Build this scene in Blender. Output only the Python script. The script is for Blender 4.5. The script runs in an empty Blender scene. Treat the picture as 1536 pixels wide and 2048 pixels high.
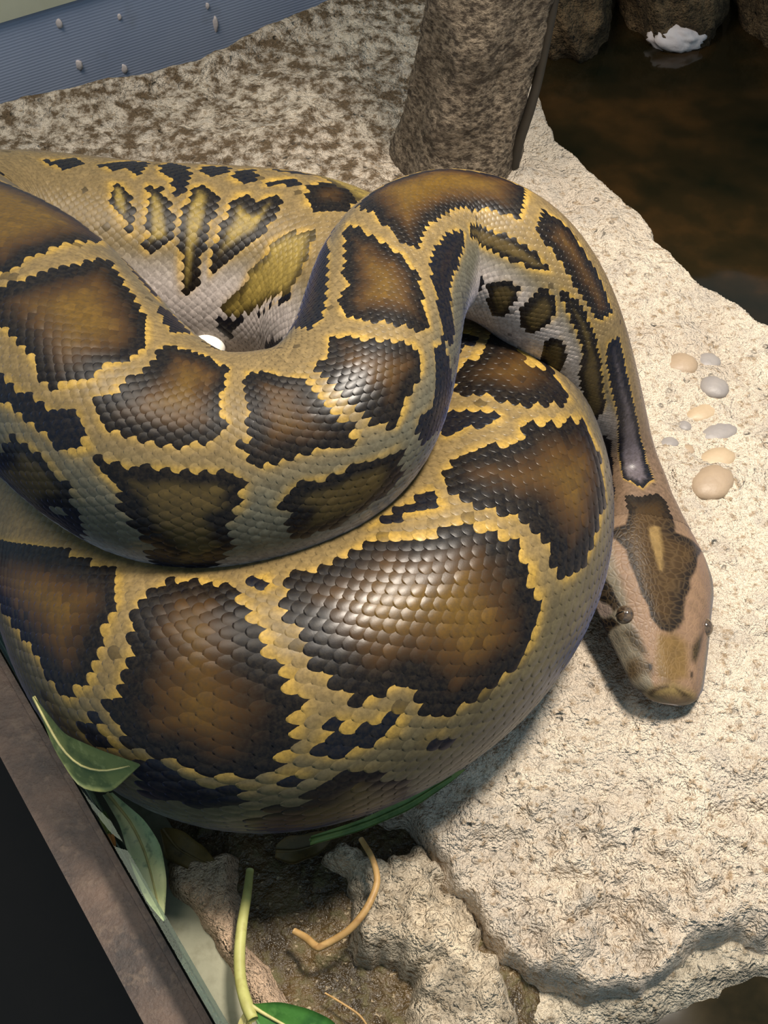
import bpy, math, random
import numpy as np
from mathutils import Vector

# ------------------------------------------------------------------ camera, world, lights, exposure
scene = bpy.context.scene
col = scene.collection
PITCH = math.radians(52); CAM_DIST = .80; FOVV = math.radians(48)
FPX = 1024 / math.tan(FOVV / 2)                       # focal length in pixels of the 1536 x 2048 frame
CAM = np.array([0, -CAM_DIST * math.cos(PITCH), CAM_DIST * math.sin(PITCH)])
FWD = np.array([0, math.cos(PITCH), -math.sin(PITCH)]); RGT = np.array([1., 0, 0]); UPV = np.cross(RGT, FWD)
cd = bpy.data.cameras.new('camera'); cam = bpy.data.objects.new('camera', cd); col.objects.link(cam)
cd.sensor_fit = 'VERTICAL'; cd.sensor_height = 24; cd.lens = 12 / math.tan(FOVV / 2); cd.clip_start = .01; cd.clip_end = 50
cam.location = CAM; cam.rotation_euler = (math.pi / 2 - PITCH, 0, 0)
scene.camera = cam

def at(x, y, z):
    """world point at height z seen at pixel (x, y) of the 1536 x 2048 photograph"""
    d = FWD + RGT * (x - 768) / FPX + UPV * (1024 - y) / FPX
    return CAM + d * ((z - CAM[2]) / d[2])

w = bpy.data.worlds.new('world'); scene.world = w; w.use_nodes = True
w.node_tree.nodes['Background'].inputs['Color'].default_value = (.46, .68, .86, 1)
w.node_tree.nodes['Background'].inputs['Strength'].default_value = .42
def aim(o, tgt):
    o.rotation_euler = (Vector(tgt) - o.location).to_track_quat('-Z', 'Y').to_euler()
def spot(name, loc, tgt, watts, colr, size, radius, blend):
    l = bpy.data.lights.new(name, 'SPOT'); l.energy = watts; l.color = colr; l.spot_size = math.radians(size)
    l.spot_blend = blend; l.shadow_soft_size = radius
    o = bpy.data.objects.new(name, l); col.objects.link(o); o.location = loc; aim(o, tgt); return o
# two warm lamps under the enclosure's roof, above the frame: the snake's scales mirror both
spot('basking_lamp_offscreen', (.32, .00, 1.28), (.20, -.02, 0), 120, (1, .905, .79), 62, .11, 1.0)
spot('ceiling_lamp_offscreen', (-.47, .15, 1.28), (-.20, .30, 0), 44, (1, .89, .76), 85, .30, 1.0)
RAIL_Z = .012                                         # top of the front rail; a and b are points on its inner edge
_a = at(0, 1305, RAIL_Z); _b = at(425, 2048, RAIL_Z); RAIL_DIR = (_b - _a) * np.array([1, 1, 0]); RAIL_DIR /= np.linalg.norm(RAIL_DIR)
RAIL_OUT = np.array([RAIL_DIR[1], -RAIL_DIR[0], 0]); RAIL_OUT = RAIL_OUT if RAIL_OUT[0] < 0 else -RAIL_OUT; RAIL_P = _a
def inside_rail(X, Y): return -((X - RAIL_P[0]) * RAIL_OUT[0] + (Y - RAIL_P[1]) * RAIL_OUT[1])
vs = scene.view_settings
vs.view_transform = 'Standard'; vs.look = 'None'; vs.gamma = 1; vs.exposure = .22; vs.use_curve_mapping = False

# ------------------------------------------------------------------ helpers
def srgb(r, g, b):
    f = lambda c: ((c / 255 + .055) / 1.055) ** 2.4 if c / 255 > .04045 else c / 255 / 12.92
    return np.array([f(r), f(g), f(b)])
def c4(*c): return tuple(srgb(*c)) + (1,)
rng = np.random.RandomState(7)
_perm = rng.permutation(512); _grad = rng.rand(512) * 2 * math.pi
def perlin(x, y, seed=0):
    x0 = np.floor(x).astype(int); y0 = np.floor(y).astype(int); fx = x - x0; fy = y - y0
    def g(ix, iy, dx, dy):
        a = _grad[(_perm[(_perm[(ix + seed * 37) & 511] + iy) & 511])]; return np.cos(a) * dx + np.sin(a) * dy
    u = fx**3 * (fx * (fx * 6 - 15) + 10); v = fy**3 * (fy * (fy * 6 - 15) + 10)
    a = g(x0, y0, fx, fy); b = g(x0 + 1, y0, fx - 1, fy); c = g(x0, y0 + 1, fx, fy - 1); d = g(x0 + 1, y0 + 1, fx - 1, fy - 1)
    return (a + (b - a) * u) + ((c + (d - c) * u) - (a + (b - a) * u)) * v
def fbm(x, y, f, octs=4, seed=0, gain=.5):
    r = 0; a = 1
    for o in range(octs):
        r = r + a * perlin(x * f, y * f, seed + o * 3); f *= 2.03; a *= gain
    return r
def sdf(px, py, poly):
    """signed distance to a polygon, positive inside"""
    P = np.asarray(poly, float); Q = np.roll(P, -1, 0); best = np.full(px.shape, 1e9); ins = np.zeros(px.shape, bool)
    for (ax, ay), (bx, by) in zip(P, Q):
        ex, ey = bx - ax, by - ay; L = ex * ex + ey * ey + 1e-18
        t = np.clip(((px - ax) * ex + (py - ay) * ey) / L, 0, 1)
        best = np.minimum(best, (px - ax - t * ex)**2 + (py - ay - t * ey)**2)
        c = (ay > py) != (by > py)
        ins ^= c & (px < (bx - ax) * (py - ay) / (by - ay + 1e-18) + ax)
    d = np.sqrt(best); return np.where(ins, d, -d)
def sst(x, a, b):
    t = np.clip((x - a) / (b - a), 0, 1); return t * t * (3 - 2 * t)
def link(o, parent=None):
    col.objects.link(o); o.parent = parent; return o
def mesh(name, V, F, mat, parent=None, smooth=True, attr=None):
    me = bpy.data.meshes.new(name)
    V = np.asarray(V, np.float32)
    if isinstance(F, np.ndarray):
        n, k = F.shape
        me.vertices.add(len(V)); me.vertices.foreach_set('co', V.ravel())
        me.loops.add(n * k); me.loops.foreach_set('vertex_index', F.astype(np.int32).ravel())
        me.polygons.add(n); me.polygons.foreach_set('loop_start', np.arange(0, n * k, k, dtype=np.int32))
        me.polygons.foreach_set('loop_total', np.full(n, k, np.int32)); me.update(calc_edges=True)
    else:
        me.from_pydata([tuple(map(float, v)) for v in V], [], [tuple(int(i) for i in f) for f in F])
    me.validate()
    if smooth: me.polygons.foreach_set('use_smooth', np.ones(len(me.polygons), bool))
    for an, (typ, data) in (attr or {}).items():
        a = me.attributes.new(an, typ, 'POINT')
        a.data.foreach_set('color' if typ == 'FLOAT_COLOR' else 'vector' if typ == 'FLOAT_VECTOR' else 'value', np.asarray(data, np.float32).ravel())
    me.materials.append(mat)
    return link(bpy.data.objects.new(name, me), parent)
def tag(o, label=None, cat=None, group=None, kind=None):
    if label: o['label'] = label
    if cat: o['category'] = cat
    if group: o['group'] = group
    if kind: o['kind'] = kind
    return o
def grid_faces(n, m, wrap=False):
    i, j = np.meshgrid(np.arange(n - 1), np.arange(m if wrap else m - 1), indexing='ij'); k = (j + 1) % m
    return np.stack([i * m + j, (i + 1) * m + j, (i + 1) * m + k, i * m + k], -1).reshape(-1, 4)
def tube(pts, rads, n=10, sub=6):
    """round bar through points: catmull-rom sides and closed ends"""
    P = np.asarray(pts, float); R = np.asarray(rads, float); t = np.arange(len(P)); q = np.linspace(0, len(P) - 1, (len(P) - 1) * sub + 1)
    E = np.vstack([2 * P[0] - P[1], P, 2 * P[-1] - P[-2]]); C = []
    for x in q:
        k = min(int(x), len(P) - 2); f = x - k; a, b, c, d = E[k:k + 4]
        C.append(.5 * (2*b + (c - a)*f + (2*a - 5*b + 4*c - d)*f*f + (3*b - a - 3*c + d)*f**3))
    C = np.array(C); r = np.interp(q, t, R); T = np.gradient(C, axis=0); T /= np.linalg.norm(T, axis=1)[:, None]
    ref = np.array([.3, .2, .93]); A = np.cross(T, ref); A /= np.linalg.norm(A, axis=1)[:, None]; B = np.cross(T, A)
    an = np.linspace(0, 2 * math.pi, n, endpoint=False)
    V = C[:, None] + r[:, None, None] * (np.cos(an)[None, :, None] * A[:, None] + np.sin(an)[None, :, None] * B[:, None])
    m = len(C); V = V.reshape(-1, 3); F = [tuple(f) for f in grid_faces(m, n, True)]
    V = np.vstack([V, C[0], C[-1]])
    F += [(m * n, (j + 1) % n, j) for j in range(n)] + [(m * n + 1, (m - 1) * n + j, (m - 1) * n + (j + 1) % n) for j in range(n)]
    return V, F

# ------------------------------------------------------------------ materials
class MT:
    def __init__(self, name):
        self.m = bpy.data.materials.new(name); self.m.use_nodes = True; self.t = self.m.node_tree
        self.b = self.t.nodes['Principled BSDF']; self.tc = None
    def n(self, typ, **kw):
        x = self.t.nodes.new(typ)
        for k, v in kw.items():
            if hasattr(x, k): setattr(x, k, v)
            else: x.inputs[k].default_value = v
        return x
    def l(self, a, b): self.t.links.new(a, b)
    def co(self):
        if not self.tc: self.tc = self.n('ShaderNodeTexCoord')
        return self.tc.outputs['Object']
    def noise(self, scale, detail=4, rough=.55, vec=None):
        x = self.n('ShaderNodeTexNoise'); x.inputs['Scale'].default_value = scale; x.inputs['Detail'].default_value = detail
        x.inputs['Roughness'].default_value = rough; self.l(vec or self.co(), x.inputs['Vector']); return x.outputs['Fac']
    def voro(self, scale, feature='F1', vec=None):
        x = self.n('ShaderNodeTexVoronoi', feature=feature); x.inputs['Scale'].default_value = scale; self.l(vec or self.co(), x.inputs['Vector']); return x.outputs['Distance']
    def ramp(self, fac, stops, interp='LINEAR'):
        x = self.n('ShaderNodeValToRGB'); x.color_ramp.interpolation = interp; e = x.color_ramp.elements
        while len(e) < len(stops): e.new(.5)
        for k, (p, c) in zip(e, stops): k.position = p; k.color = c if len(c) == 4 else tuple(c) + (1,)
        self.l(fac, x.inputs['Fac']); return x.outputs['Color']
    def step(self, fac, a, b): return self.ramp(fac, [(a, (0, 0, 0, 1)), (b, (1, 1, 1, 1))])
    def mix(self, fac, a, b, mode='MIX'):
        x = self.n('ShaderNodeMix', data_type='RGBA', blend_type=mode)
        for s, v in ((0, fac), (6, a), (7, b)):
            if hasattr(v, 'is_linked'): self.l(v, x.inputs[s])
            else: x.inputs[s].default_value = v
        return x.outputs[2]
    def math(self, op, a, b=0.):
        x = self.n('ShaderNodeMath', operation=op)
        for s, v in ((0, a), (1, b)):
            if hasattr(v, 'is_linked'): self.l(v, x.inputs[s])
            else: x.inputs[s].default_value = v
        return x.outputs[0]
    def attr(self, name, out='Color'): return self.n('ShaderNodeAttribute', attribute_name=name).outputs[out]
    def bump(self, h, strength, dist, prev=None):
        x = self.n('ShaderNodeBump'); x.inputs['Strength'].default_value = strength; x.inputs['Distance'].default_value = dist
        self.l(h, x.inputs['Height'])
        if prev: self.l(prev, x.inputs['Normal'])
        return x.outputs['Normal']
    def done(self, colr=None, rough=None, normal=None, **kw):
        for k, v in (('Base Color', colr), ('Roughness', rough), ('Normal', normal)):
            if v is None: continue
            if hasattr(v, 'is_linked'): self.l(v, self.b.inputs[k])
            else: self.b.inputs[k].default_value = v
        for k, v in kw.items():
            self.b.inputs[k.replace('_', ' ')].default_value = v
        return self.m

def rock_material(name, light, mid, dark, pit, dirt_col, rough=.85, sc=1., wet=False):
    M = MT(name)
    big = M.noise(9 * sc, 5, .6); med = M.noise(38 * sc, 6, .65); fine = M.noise(170 * sc, 4, .6); grit = M.noise(520 * sc, 2, .5)
    c = M.mix(M.step(big, .38, .64), c4(*light), c4(*mid)); c = M.mix(M.step(med, .50, .72), c, c4(*dark))
    c = M.mix(M.math('MULTIPLY', M.step(fine, .54, .68), .75), c, c4(*pit))
    v = M.voro(95 * sc); pits = M.math('MULTIPLY', M.step(M.noise(55 * sc, 2), .52, .60), M.ramp(v, [(.10, (1, 1, 1, 1)), (.26, (0, 0, 0, 1))]))
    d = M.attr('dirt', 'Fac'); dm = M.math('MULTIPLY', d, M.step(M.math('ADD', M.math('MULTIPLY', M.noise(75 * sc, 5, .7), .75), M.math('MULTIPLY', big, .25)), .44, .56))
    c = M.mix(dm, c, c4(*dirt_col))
    h = M.math('ADD', M.math('MULTIPLY', med, 1.), M.math('ADD', M.math('MULTIPLY', fine, .75), M.math('MULTIPLY', grit, .35)))
    h = M.math('SUBTRACT', h, M.math('MULTIPLY', pits, .5))
    nrm = M.bump(h, 1.0, .012)
    r = M.ramp(med, [(.35, (.25, .25, .25, 1)), (.7, (.6, .6, .6, 1))]) if wet else rough
    return M.done(c, r, nrm, Specular_IOR_Level=.25 if not wet else .6)
# ------------------------------------------------------------------ BODY CORE
ROLL = 1
LH = 0.142                                   # head length
# spine control points from the neck to the hind body: (px, py, height, half width in px)
SPINE = [
 (1264, 955, .036, 50), (1240, 880, .052, 62), (1200, 790, .084, 84), (1150, 690, .120, 108), (1085, 590, .155, 130),
 (1000, 515, .178, 142), (900, 490, .186, 148), (810, 532, .190, 156), (766, 630, .190, 160), (738, 735, .186, 172),
 (670, 845, .178, 196), (550, 910, .168, 215), (400, 922, .163, 228), (250, 855, .162, 235), (125, 730, .158, 236),
 (18, 618, .144, 224), (-70, 560, .123, 212), (-75, 516, .098, 200), (35, 498, .079, 192), (170, 507, .070, 190), (310, 522, .068, 192), (480, 533, .068, 195), (640, 565, .067, 200),
 (770, 670, .065, 208), (865, 800, .064, 228), (935, 900, .068, 252), (955, 1005, .072, 266), (918, 1120, .075, 284),
 (828, 1230, .077, 296), (682, 1322, .078, 300), (510, 1368, .078, 290), (368, 1333, .074, 270), (268, 1245, .068, 242), (203, 1130, .062, 214), (160, 995, .058, 195), (130, 880, .056, 182)]
def build_spine():
    P = []; R = []
    for x, y, z, hw in SPINE:
        p = at(x, y, z); P.append(p); R.append(hw / FPX * float(np.dot(p - CAM, FWD)))
    nape = at(1284, 1050, .031); snout = at(1347, 1408, .016)
    fw = nape - snout; fw = fw / np.linalg.norm(fw)
    head = [snout, snout + fw * LH * .5, snout + fw * LH]
    pts = np.array(head + P); rad = np.array([.018, .018, .0185] + R)
    # centripetal-ish: cubic through chord-length parameter, then resample evenly
    ch = np.concatenate([[0], np.cumsum(np.linalg.norm(np.diff(pts, axis=0), axis=1))])
    def nat(t, v, q):
        n = len(t); h = np.diff(t); A = np.zeros((n, n)); b = np.zeros(n); A[0, 0] = A[-1, -1] = 1
        for i in range(1, n - 1):
            A[i, i-1] = h[i-1]; A[i, i] = 2*(h[i-1]+h[i]); A[i, i+1] = h[i]
            b[i] = 6*((v[i+1]-v[i])/h[i] - (v[i]-v[i-1])/h[i-1])
        m = np.linalg.solve(A, b); k = np.clip(np.searchsorted(t, q) - 1, 0, n-2); d = q - t[k]; e = t[k+1] - q
        return (m[k]*e**3 + m[k+1]*d**3)/(6*h[k]) + (v[k]/h[k]-m[k]*h[k]/6)*e + (v[k+1]/h[k]-m[k+1]*h[k]/6)*d
    q = np.linspace(0, ch[-1], 4000)
    C = np.stack([nat(ch, pts[:, i], q) for i in range(3)], 1); r = np.interp(q, ch, rad)
    k = np.exp(-.5*(np.arange(-80, 81)/30.)**2); k /= k.sum(); m = q > LH * 1.1
    rs = np.convolve(np.pad(r, 80, mode='edge'), k, 'valid'); r = np.where(m, rs, r)
    L = np.concatenate([[0], np.cumsum(np.linalg.norm(np.diff(C, axis=0), axis=1))])
    s = np.linspace(0, L[-1], 3000)
    C = np.stack([np.interp(s, L, C[:, i]) for i in range(3)], 1); r = np.interp(s, L, r)
    T = np.gradient(C, axis=0); T /= np.linalg.norm(T, axis=1)[:, None]      # towards the tail
    up = np.array([0, 0, 1.]); D = up - T * T[:, 2:3]; D /= np.linalg.norm(D, axis=1)[:, None]
    roll = math.radians(24) * (1 - np.clip((s / LH - 1.0) / .8, 0, 1)); L0 = np.cross(D, T)
    D = D * np.cos(roll)[:, None] + L0 * (-np.sin(roll) * ROLL)[:, None]
    B = np.cross(D, T)
    t = s / LH
    ht = np.array([0, .008, .02, .045, .09, .16, .26, .36, .46, .55, .63, .72, .81, .91, 1.02, 1.2])
    hw = np.array([0, .24, .36, .45, .52, .60, .71, .81, .90, .99, 1.02, .97, .84, .66, .53, .48]) * .0425
    zt = np.array([0, .0045, .0075, .0100, .012, .0138, .0165, .019, .021, .0222, .0226, .0222, .0212, .0200, .019, .0185])
    zb = np.array([0, .0045, .0075, .0100, .012, .0130, .0150, .017, .018, .0185, .0187, .0185, .0180, .0175, .0175, .018])
    f = np.clip((t - 1.05) / .35, 0, 1); f = f*f*(3-2*f)
    a = np.interp(t, ht, hw)*(1-f) + r*f; u = np.interp(t, ht, zt)*(1-f) + r*.98*f; d = np.interp(t, ht, zb)*(1-f) + r*.92*f
    ex = .80*(1-f) + 1.0*f
    k = np.ones(9)/9.
    for _ in range(2):
        for arr in (a, u, d):
            arr[8:] = np.convolve(np.pad(arr, 4, mode='edge'), k, 'valid')[8:]
    return dict(s=s, C=C, T=T, D=D, B=B, a=a, u=u, d=d, ex=ex, r=np.maximum(r, .017), S=s[-1])
SP = build_spine()
def si(arr, s):
    x = np.clip(s / SP['S'], 0, 1) * (len(SP['s']) - 1); i = np.minimum(x.astype(int), len(SP['s']) - 2); f = x - i
    v = SP[arr]
    return v[i]*(1-f) + v[i+1]*f if v.ndim == 1 else v[i]*(1-f)[:, None] + v[i+1]*f[:, None]
def surf(s, phi):
    """point on the skin: s metres from the snout, phi radians from the back's midline"""
    s = np.asarray(s, float); phi = np.asarray(phi, float)
    C = si('C', s); D = si('D', s); B = si('B', s); a = si('a', s); u = si('u', s); d = si('d', s); ex = si('ex', s)
    sn = np.sin(phi); cs = np.cos(phi)
    x = np.sign(sn)*np.abs(sn)**ex * a; z = np.where(cs > 0, u*np.abs(cs)**ex, -d*np.abs(cs)**ex)
    t = s / LH
    # head relief: brow ridge over the eyes, sunken cheeks, mouth line
    hm = np.clip(1.12 - t, 0, .12)/.12 * np.clip((t-.03)/.05, 0, 1)
    ph = np.abs(phi)
    z = z + hm*(.0016*np.exp(-((t-.47)/.10)**2 - ((ph-.85)/.28)**2))
    z = z - hm*.0012*np.exp(-(ph/.35)**2)*np.exp(-((t-.45)/.35)**2)
    x = x * (1 + hm*(.22*np.exp(-((ph-1.9)/.45)**2) - .15*np.exp(-((ph-.75)/.40)**2))*np.clip((.95-t)/.3, 0, 1))
    x = x * (1 - hm*(.075*np.exp(-((ph-1.75)/.28)**2)*np.exp(-((t-.35)/.22)**2) + .045*np.exp(-((ph-2.18)/.05)**2)*np.clip((.85-t)/.1, 0, 1)))
    return C + B*x[:, None] + D*z[:, None]
# ------------------------------------------------------------------ END BODY CORE
PATTERN = [
 ('B', [(1.8396, 1.335), (1.8456, 1.309), (1.8504, 1.309), (1.8576, 1.309), (1.842, 1.126), (1.8203, 0.838), (1.8083, 0.681), (1.7963, 0.524), (1.7867, 0.419), (1.777, 0.314), (1.7662, 0.236), (1.7554, 0.183), (1.7446, 0.105), (1.735, 0.079), (1.7313, 0.105), (1.7229, 0.209), (1.7205, 0.314), (1.7193, 0.419), (1.7181, 0.576), (1.7169, 0.707), (1.7157, 0.759), (1.7193, 0.864), (1.7241, 1.021), (1.7301, 0.995), (1.741, 0.969), (1.7506, 0.969), (1.7638, 1.021), (1.777, 1.073), (1.7927, 1.178), (1.8095, 1.361), (1.8179, 1.361), (1.8251, 1.335), (1.8324, 1.335)]),
 ('B', [(1.7073, -0.105), (1.6929, -0.183), (1.6784, -0.183), (1.6712, -0.105), (1.6688, -0.052), (1.6628, 0.079), (1.6604, 0.183), (1.6592, 0.262), (1.6604, 0.34), (1.6556, 0.445), (1.6532, 0.497), (1.6556, 0.55), (1.6532, 0.654), (1.6544, 0.759), (1.6568, 0.864), (1.658, 0.969), (1.6616, 1.021), (1.6664, 1.1), (1.67, 1.1), (1.6736, 1.126), (1.6784, 1.126), (1.682, 1.1), (1.6857, 1.021), (1.6941, 1.047), (1.6977, 1.047), (1.7001, 0.969), (1.7037, 0.916), (1.7073, 0.812), (1.7049, 0.707), (1.7061, 0.55), (1.7049, 0.445), (1.7073, 0.34), (1.7109, 0.288), (1.7121, 0.183), (1.7145, 0.157), (1.7121, 0.026)]),
 ('B', [(1.6436, -0.157), (1.6472, -0.079), (1.652, 0.079), (1.6496, 0.131), (1.646, 0.236), (1.6472, 0.262), (1.6472, 0.367), (1.6436, 0.445), (1.646, 0.471), (1.6424, 0.576), (1.6376, 0.681), (1.6364, 0.759), (1.6327, 0.785), (1.6291, 0.759), (1.6231, 0.759), (1.6171, 0.759), (1.6123, 0.89), (1.6147, 0.942), (1.6111, 1.021), (1.6063, 1.1), (1.5967, 1.1), (1.5895, 1.1), (1.5822, 1.1), (1.575, 1.1), (1.5654, 1.073), (1.5582, 0.969), (1.5522, 0.864), (1.5534, 0.785), (1.5474, 0.707), (1.5498, 0.602), (1.5438, 0.524), (1.5486, 0.445), (1.5462, 0.393), (1.5498, 0.314), (1.5522, 0.209), (1.557, 0.157), (1.5642, 0.131), (1.5678, 0.105), (1.5774, 0.052), (1.5822, -0.026), (1.5871, -0.079), (1.5955, -0.131), (1.6075, -0.131), (1.6195, -0.105), (1.6303, -0.105)]),
 ('B', [(1.5329, -0.131), (1.5378, -0.105), (1.5414, 0), (1.5438, 0.079), (1.5414, 0.157), (1.5438, 0.183), (1.5378, 0.288), (1.5402, 0.34), (1.5329, 0.471), (1.5305, 0.524), (1.5329, 0.576), (1.5329, 0.654), (1.5342, 0.707), (1.5342, 0.759), (1.539, 0.838), (1.5378, 0.942), (1.5329, 0.995), (1.5293, 0.995), (1.5209, 1.047), (1.5077, 1.073), (1.4993, 1.073), (1.4885, 1.1), (1.4836, 1.047), (1.4776, 1.021), (1.4692, 1.021), (1.4656, 0.89), (1.4584, 0.812), (1.4716, 0.497), (1.4776, 0.34), (1.4812, 0.236), (1.4897, 0.236), (1.4945, 0.236), (1.5005, 0.131), (1.5101, -0.026), (1.5221, -0.105)]),
 ('B', [(1.4344, -0.131), (1.4307, -0.026), (1.4247, 0.105), (1.4151, 0.236), (1.4007, 0.314), (1.3899, 0.262), (1.3875, 0.497), (1.3995, 0.654), (1.4175, 0.654), (1.4368, 0.628), (1.4476, 0.681), (1.4512, 0.707), (1.462, 0.445), (1.468, 0.314), (1.4692, 0.209), (1.468, 0.105), (1.4644, -0.026), (1.4608, -0.183), (1.4476, -0.236)]),
 ('T', [(1.4235, 0.393), (1.4247, 0.497), (1.4344, 0.524), (1.438, 0.445), (1.4356, 0.367)]),
 ('D', [(1.3947, -0.026), (1.4007, 0.052), (1.4055, 0.131), (1.4151, 0.079), (1.4187, -0.026), (1.4211, -0.079), (1.4163, -0.157)]),
 ('D', [(1.48, -0.288), (1.4788, -0.209), (1.4764, -0.026), (1.48, 0.105), (1.4873, 0.052), (1.4933, -0.105), (1.5017, -0.183), (1.5053, -0.236), (1.4921, -0.34)]),
 ('D', [(1.5474, -0.131), (1.551, -0.052), (1.5534, 0.026), (1.5594, 0), (1.5678, -0.079), (1.5726, -0.131), (1.5822, -0.183), (1.5907, -0.209), (1.5786, -0.209), (1.5666, -0.183), (1.5534, -0.157)]),
 ('D', [(1.6448, 0.812), (1.6412, 0.838), (1.64, 0.89), (1.6376, 0.89), (1.634, 0.916), (1.6303, 0.89), (1.6231, 0.916), (1.6231, 0.995), (1.6279, 0.995), (1.6267, 1.047), (1.6352, 1.047), (1.6412, 1.073), (1.6484, 1.047), (1.652, 0.969), (1.6496, 0.89), (1.6472, 0.89), (1.6472, 0.838)]),
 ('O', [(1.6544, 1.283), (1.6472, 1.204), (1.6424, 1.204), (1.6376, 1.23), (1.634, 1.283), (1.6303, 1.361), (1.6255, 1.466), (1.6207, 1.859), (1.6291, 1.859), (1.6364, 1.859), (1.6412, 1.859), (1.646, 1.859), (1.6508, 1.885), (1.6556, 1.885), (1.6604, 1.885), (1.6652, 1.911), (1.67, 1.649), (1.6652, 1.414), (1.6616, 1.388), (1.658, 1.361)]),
 ('D', [(1.6159, 1.178), (1.6099, 1.178), (1.6051, 1.309), (1.6099, 1.361), (1.6159, 1.283)]),
 ('D', [(1.7169, 1.126), (1.7109, 0.969), (1.7061, 1.047), (1.7013, 1.1), (1.7097, 1.23), (1.7157, 1.204)]),
 ('D', [(1.7001, 1.23), (1.6929, 1.1), (1.6857, 1.1), (1.682, 1.178), (1.6772, 1.204), (1.6736, 1.178), (1.6712, 1.178), (1.6676, 1.178), (1.67, 1.309), (1.6736, 1.335), (1.6772, 1.388), (1.6808, 1.44), (1.6845, 1.414), (1.6893, 1.44), (1.6941, 1.466), (1.6965, 1.335)]),
 ('D', [(1.6616, 1.1), (1.6592, 1.073), (1.6556, 1.126), (1.658, 1.204), (1.6616, 1.204)]),
 ('D', [(1.6652, -0.209), (1.6556, -0.209), (1.6532, -0.105), (1.658, -0.079), (1.6616, -0.131)]),
 ('B', [(0.4211, -0.707), (0.409, -0.733), (0.4006, -0.654), (0.3958, -0.576), (0.3897, -0.602), (0.3801, -0.55), (0.3753, -0.497), (0.3692, -0.497), (0.362, -0.602), (0.356, -0.497), (0.3512, -0.471), (0.3524, -0.079), (0.3524, 0.131), (0.3524, 0.262), (0.3536, 0.314), (0.3608, 0.34), (0.3644, 0.34), (0.3801, 0.471), (0.409, 0.445), (0.4259, 0.419), (0.4368, 0.393), (0.4488, 0.419), (0.4513, 0.34), (0.4488, 0.183), (0.4416, 0), (0.438, -0.183), (0.432, -0.288)]),
 ('B', [(0.4356, -0.654), (0.4404, -0.419), (0.4476, -0.236), (0.4501, -0.079), (0.4561, 0.079), (0.4585, 0.262), (0.4633, 0.34), (0.4669, 0.445), (0.4742, 0.524), (0.4838, 0.628), (0.4935, 0.759), (0.4971, 0.654), (0.4995, 0.419), (0.5031, 0.183), (0.5055, 0), (0.5055, -0.157), (0.4995, -0.288), (0.4911, -0.34), (0.4826, -0.314), (0.473, -0.419), (0.4597, -0.471), (0.4464, -0.576)]),
 ('B', [(0.52, -0.209), (0.5152, -0.026), (0.514, 0.105), (0.5128, 0.288), (0.5092, 0.445), (0.5056, 0.628), (0.5068, 0.733), (0.5092, 0.812), (0.514, 0.864), (0.52, 0.838), (0.5248, 0.864), (0.5284, 0.942), (0.5332, 0.995), (0.5356, 0.864), (0.538, 0.785), (0.5356, 0.654), (0.538, 0.576), (0.538, 0.497), (0.5368, 0.34), (0.5368, 0.209), (0.5368, 0.105), (0.5368, -0.026), (0.5296, -0.026)]),
 ('B', [(0.5717, -0.183), (0.5549, -0.131), (0.5525, -0.026), (0.5501, 0), (0.5464, 0), (0.5416, 0.079), (0.5428, 0.209), (0.5428, 0.314), (0.5428, 0.471), (0.5428, 0.602), (0.5416, 0.733), (0.544, 0.838), (0.5452, 0.864), (0.5464, 0.864), (0.5525, 0.785), (0.5609, 0.759), (0.5669, 0.759), (0.5717, 0.785), (0.5753, 0.785), (0.5789, 0.733), (0.5813, 0.681), (0.5813, 0.628), (0.5849, 0.576), (0.5801, 0.55), (0.5777, 0.497), (0.5765, 0.367), (0.5729, 0.157), (0.5729, 0)]),
 ('B', [(0.6414, -0.367), (0.633, -0.419), (0.6114, -0.471), (0.5945, -0.34), (0.5849, -0.262), (0.5861, -0.052), (0.5897, 0.105), (0.5885, 0.157), (0.5897, 0.262), (0.5873, 0.367), (0.5945, 0.471), (0.5993, 0.55), (0.6042, 0.55), (0.609, 0.576), (0.615, 0.576), (0.6222, 0.576), (0.6318, 0.576), (0.6378, 0.602), (0.6414, 0.576), (0.6462, 0.471), (0.6498, 0.419), (0.6426, 0.288), (0.645, 0.236), (0.6402, 0.131), (0.6378, 0.052), (0.6366, -0.026), (0.6378, -0.183), (0.6426, -0.288)]),
 ('B', [(0.7316, 0.131), (0.728, -0.079), (0.728, -0.262), (0.7316, -0.471), (0.7352, -0.55), (0.7364, -0.707), (0.7148, -0.654), (0.7003, -0.628), (0.6811, -0.55), (0.6679, -0.471), (0.6546, -0.314), (0.6474, -0.157), (0.6486, -0.026), (0.6534, 0.131), (0.657, 0.209), (0.6546, 0.288), (0.6631, 0.445), (0.6679, 0.524), (0.6751, 0.524), (0.6847, 0.471), (0.6943, 0.445), (0.7051, 0.445), (0.7148, 0.471), (0.7352, 0.471), (0.734, 0.288)]),
 ('B', [(0.7412, 0.105), (0.7448, -0.052), (0.7448, -0.209), (0.7496, -0.393), (0.7556, -0.602), (0.7628, -0.838), (0.7773, -0.995), (0.7857, -0.969), (0.8001, -0.942), (0.8121, -0.864), (0.8278, -0.812), (0.841, -0.759), (0.96, -0.497), (0.96, -0.34), (0.9468, -0.393), (0.9071, -0.497), (0.8951, -0.34), (0.8939, -0.209), (0.8975, -0.079), (0.865, 0.079), (0.847, 0.209), (0.8326, 0.367), (0.8205, 0.497), (0.8109, 0.628), (0.7941, 0.55), (0.7785, 0.471), (0.7652, 0.393), (0.7544, 0.288), (0.7436, 0.209)]),
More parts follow.
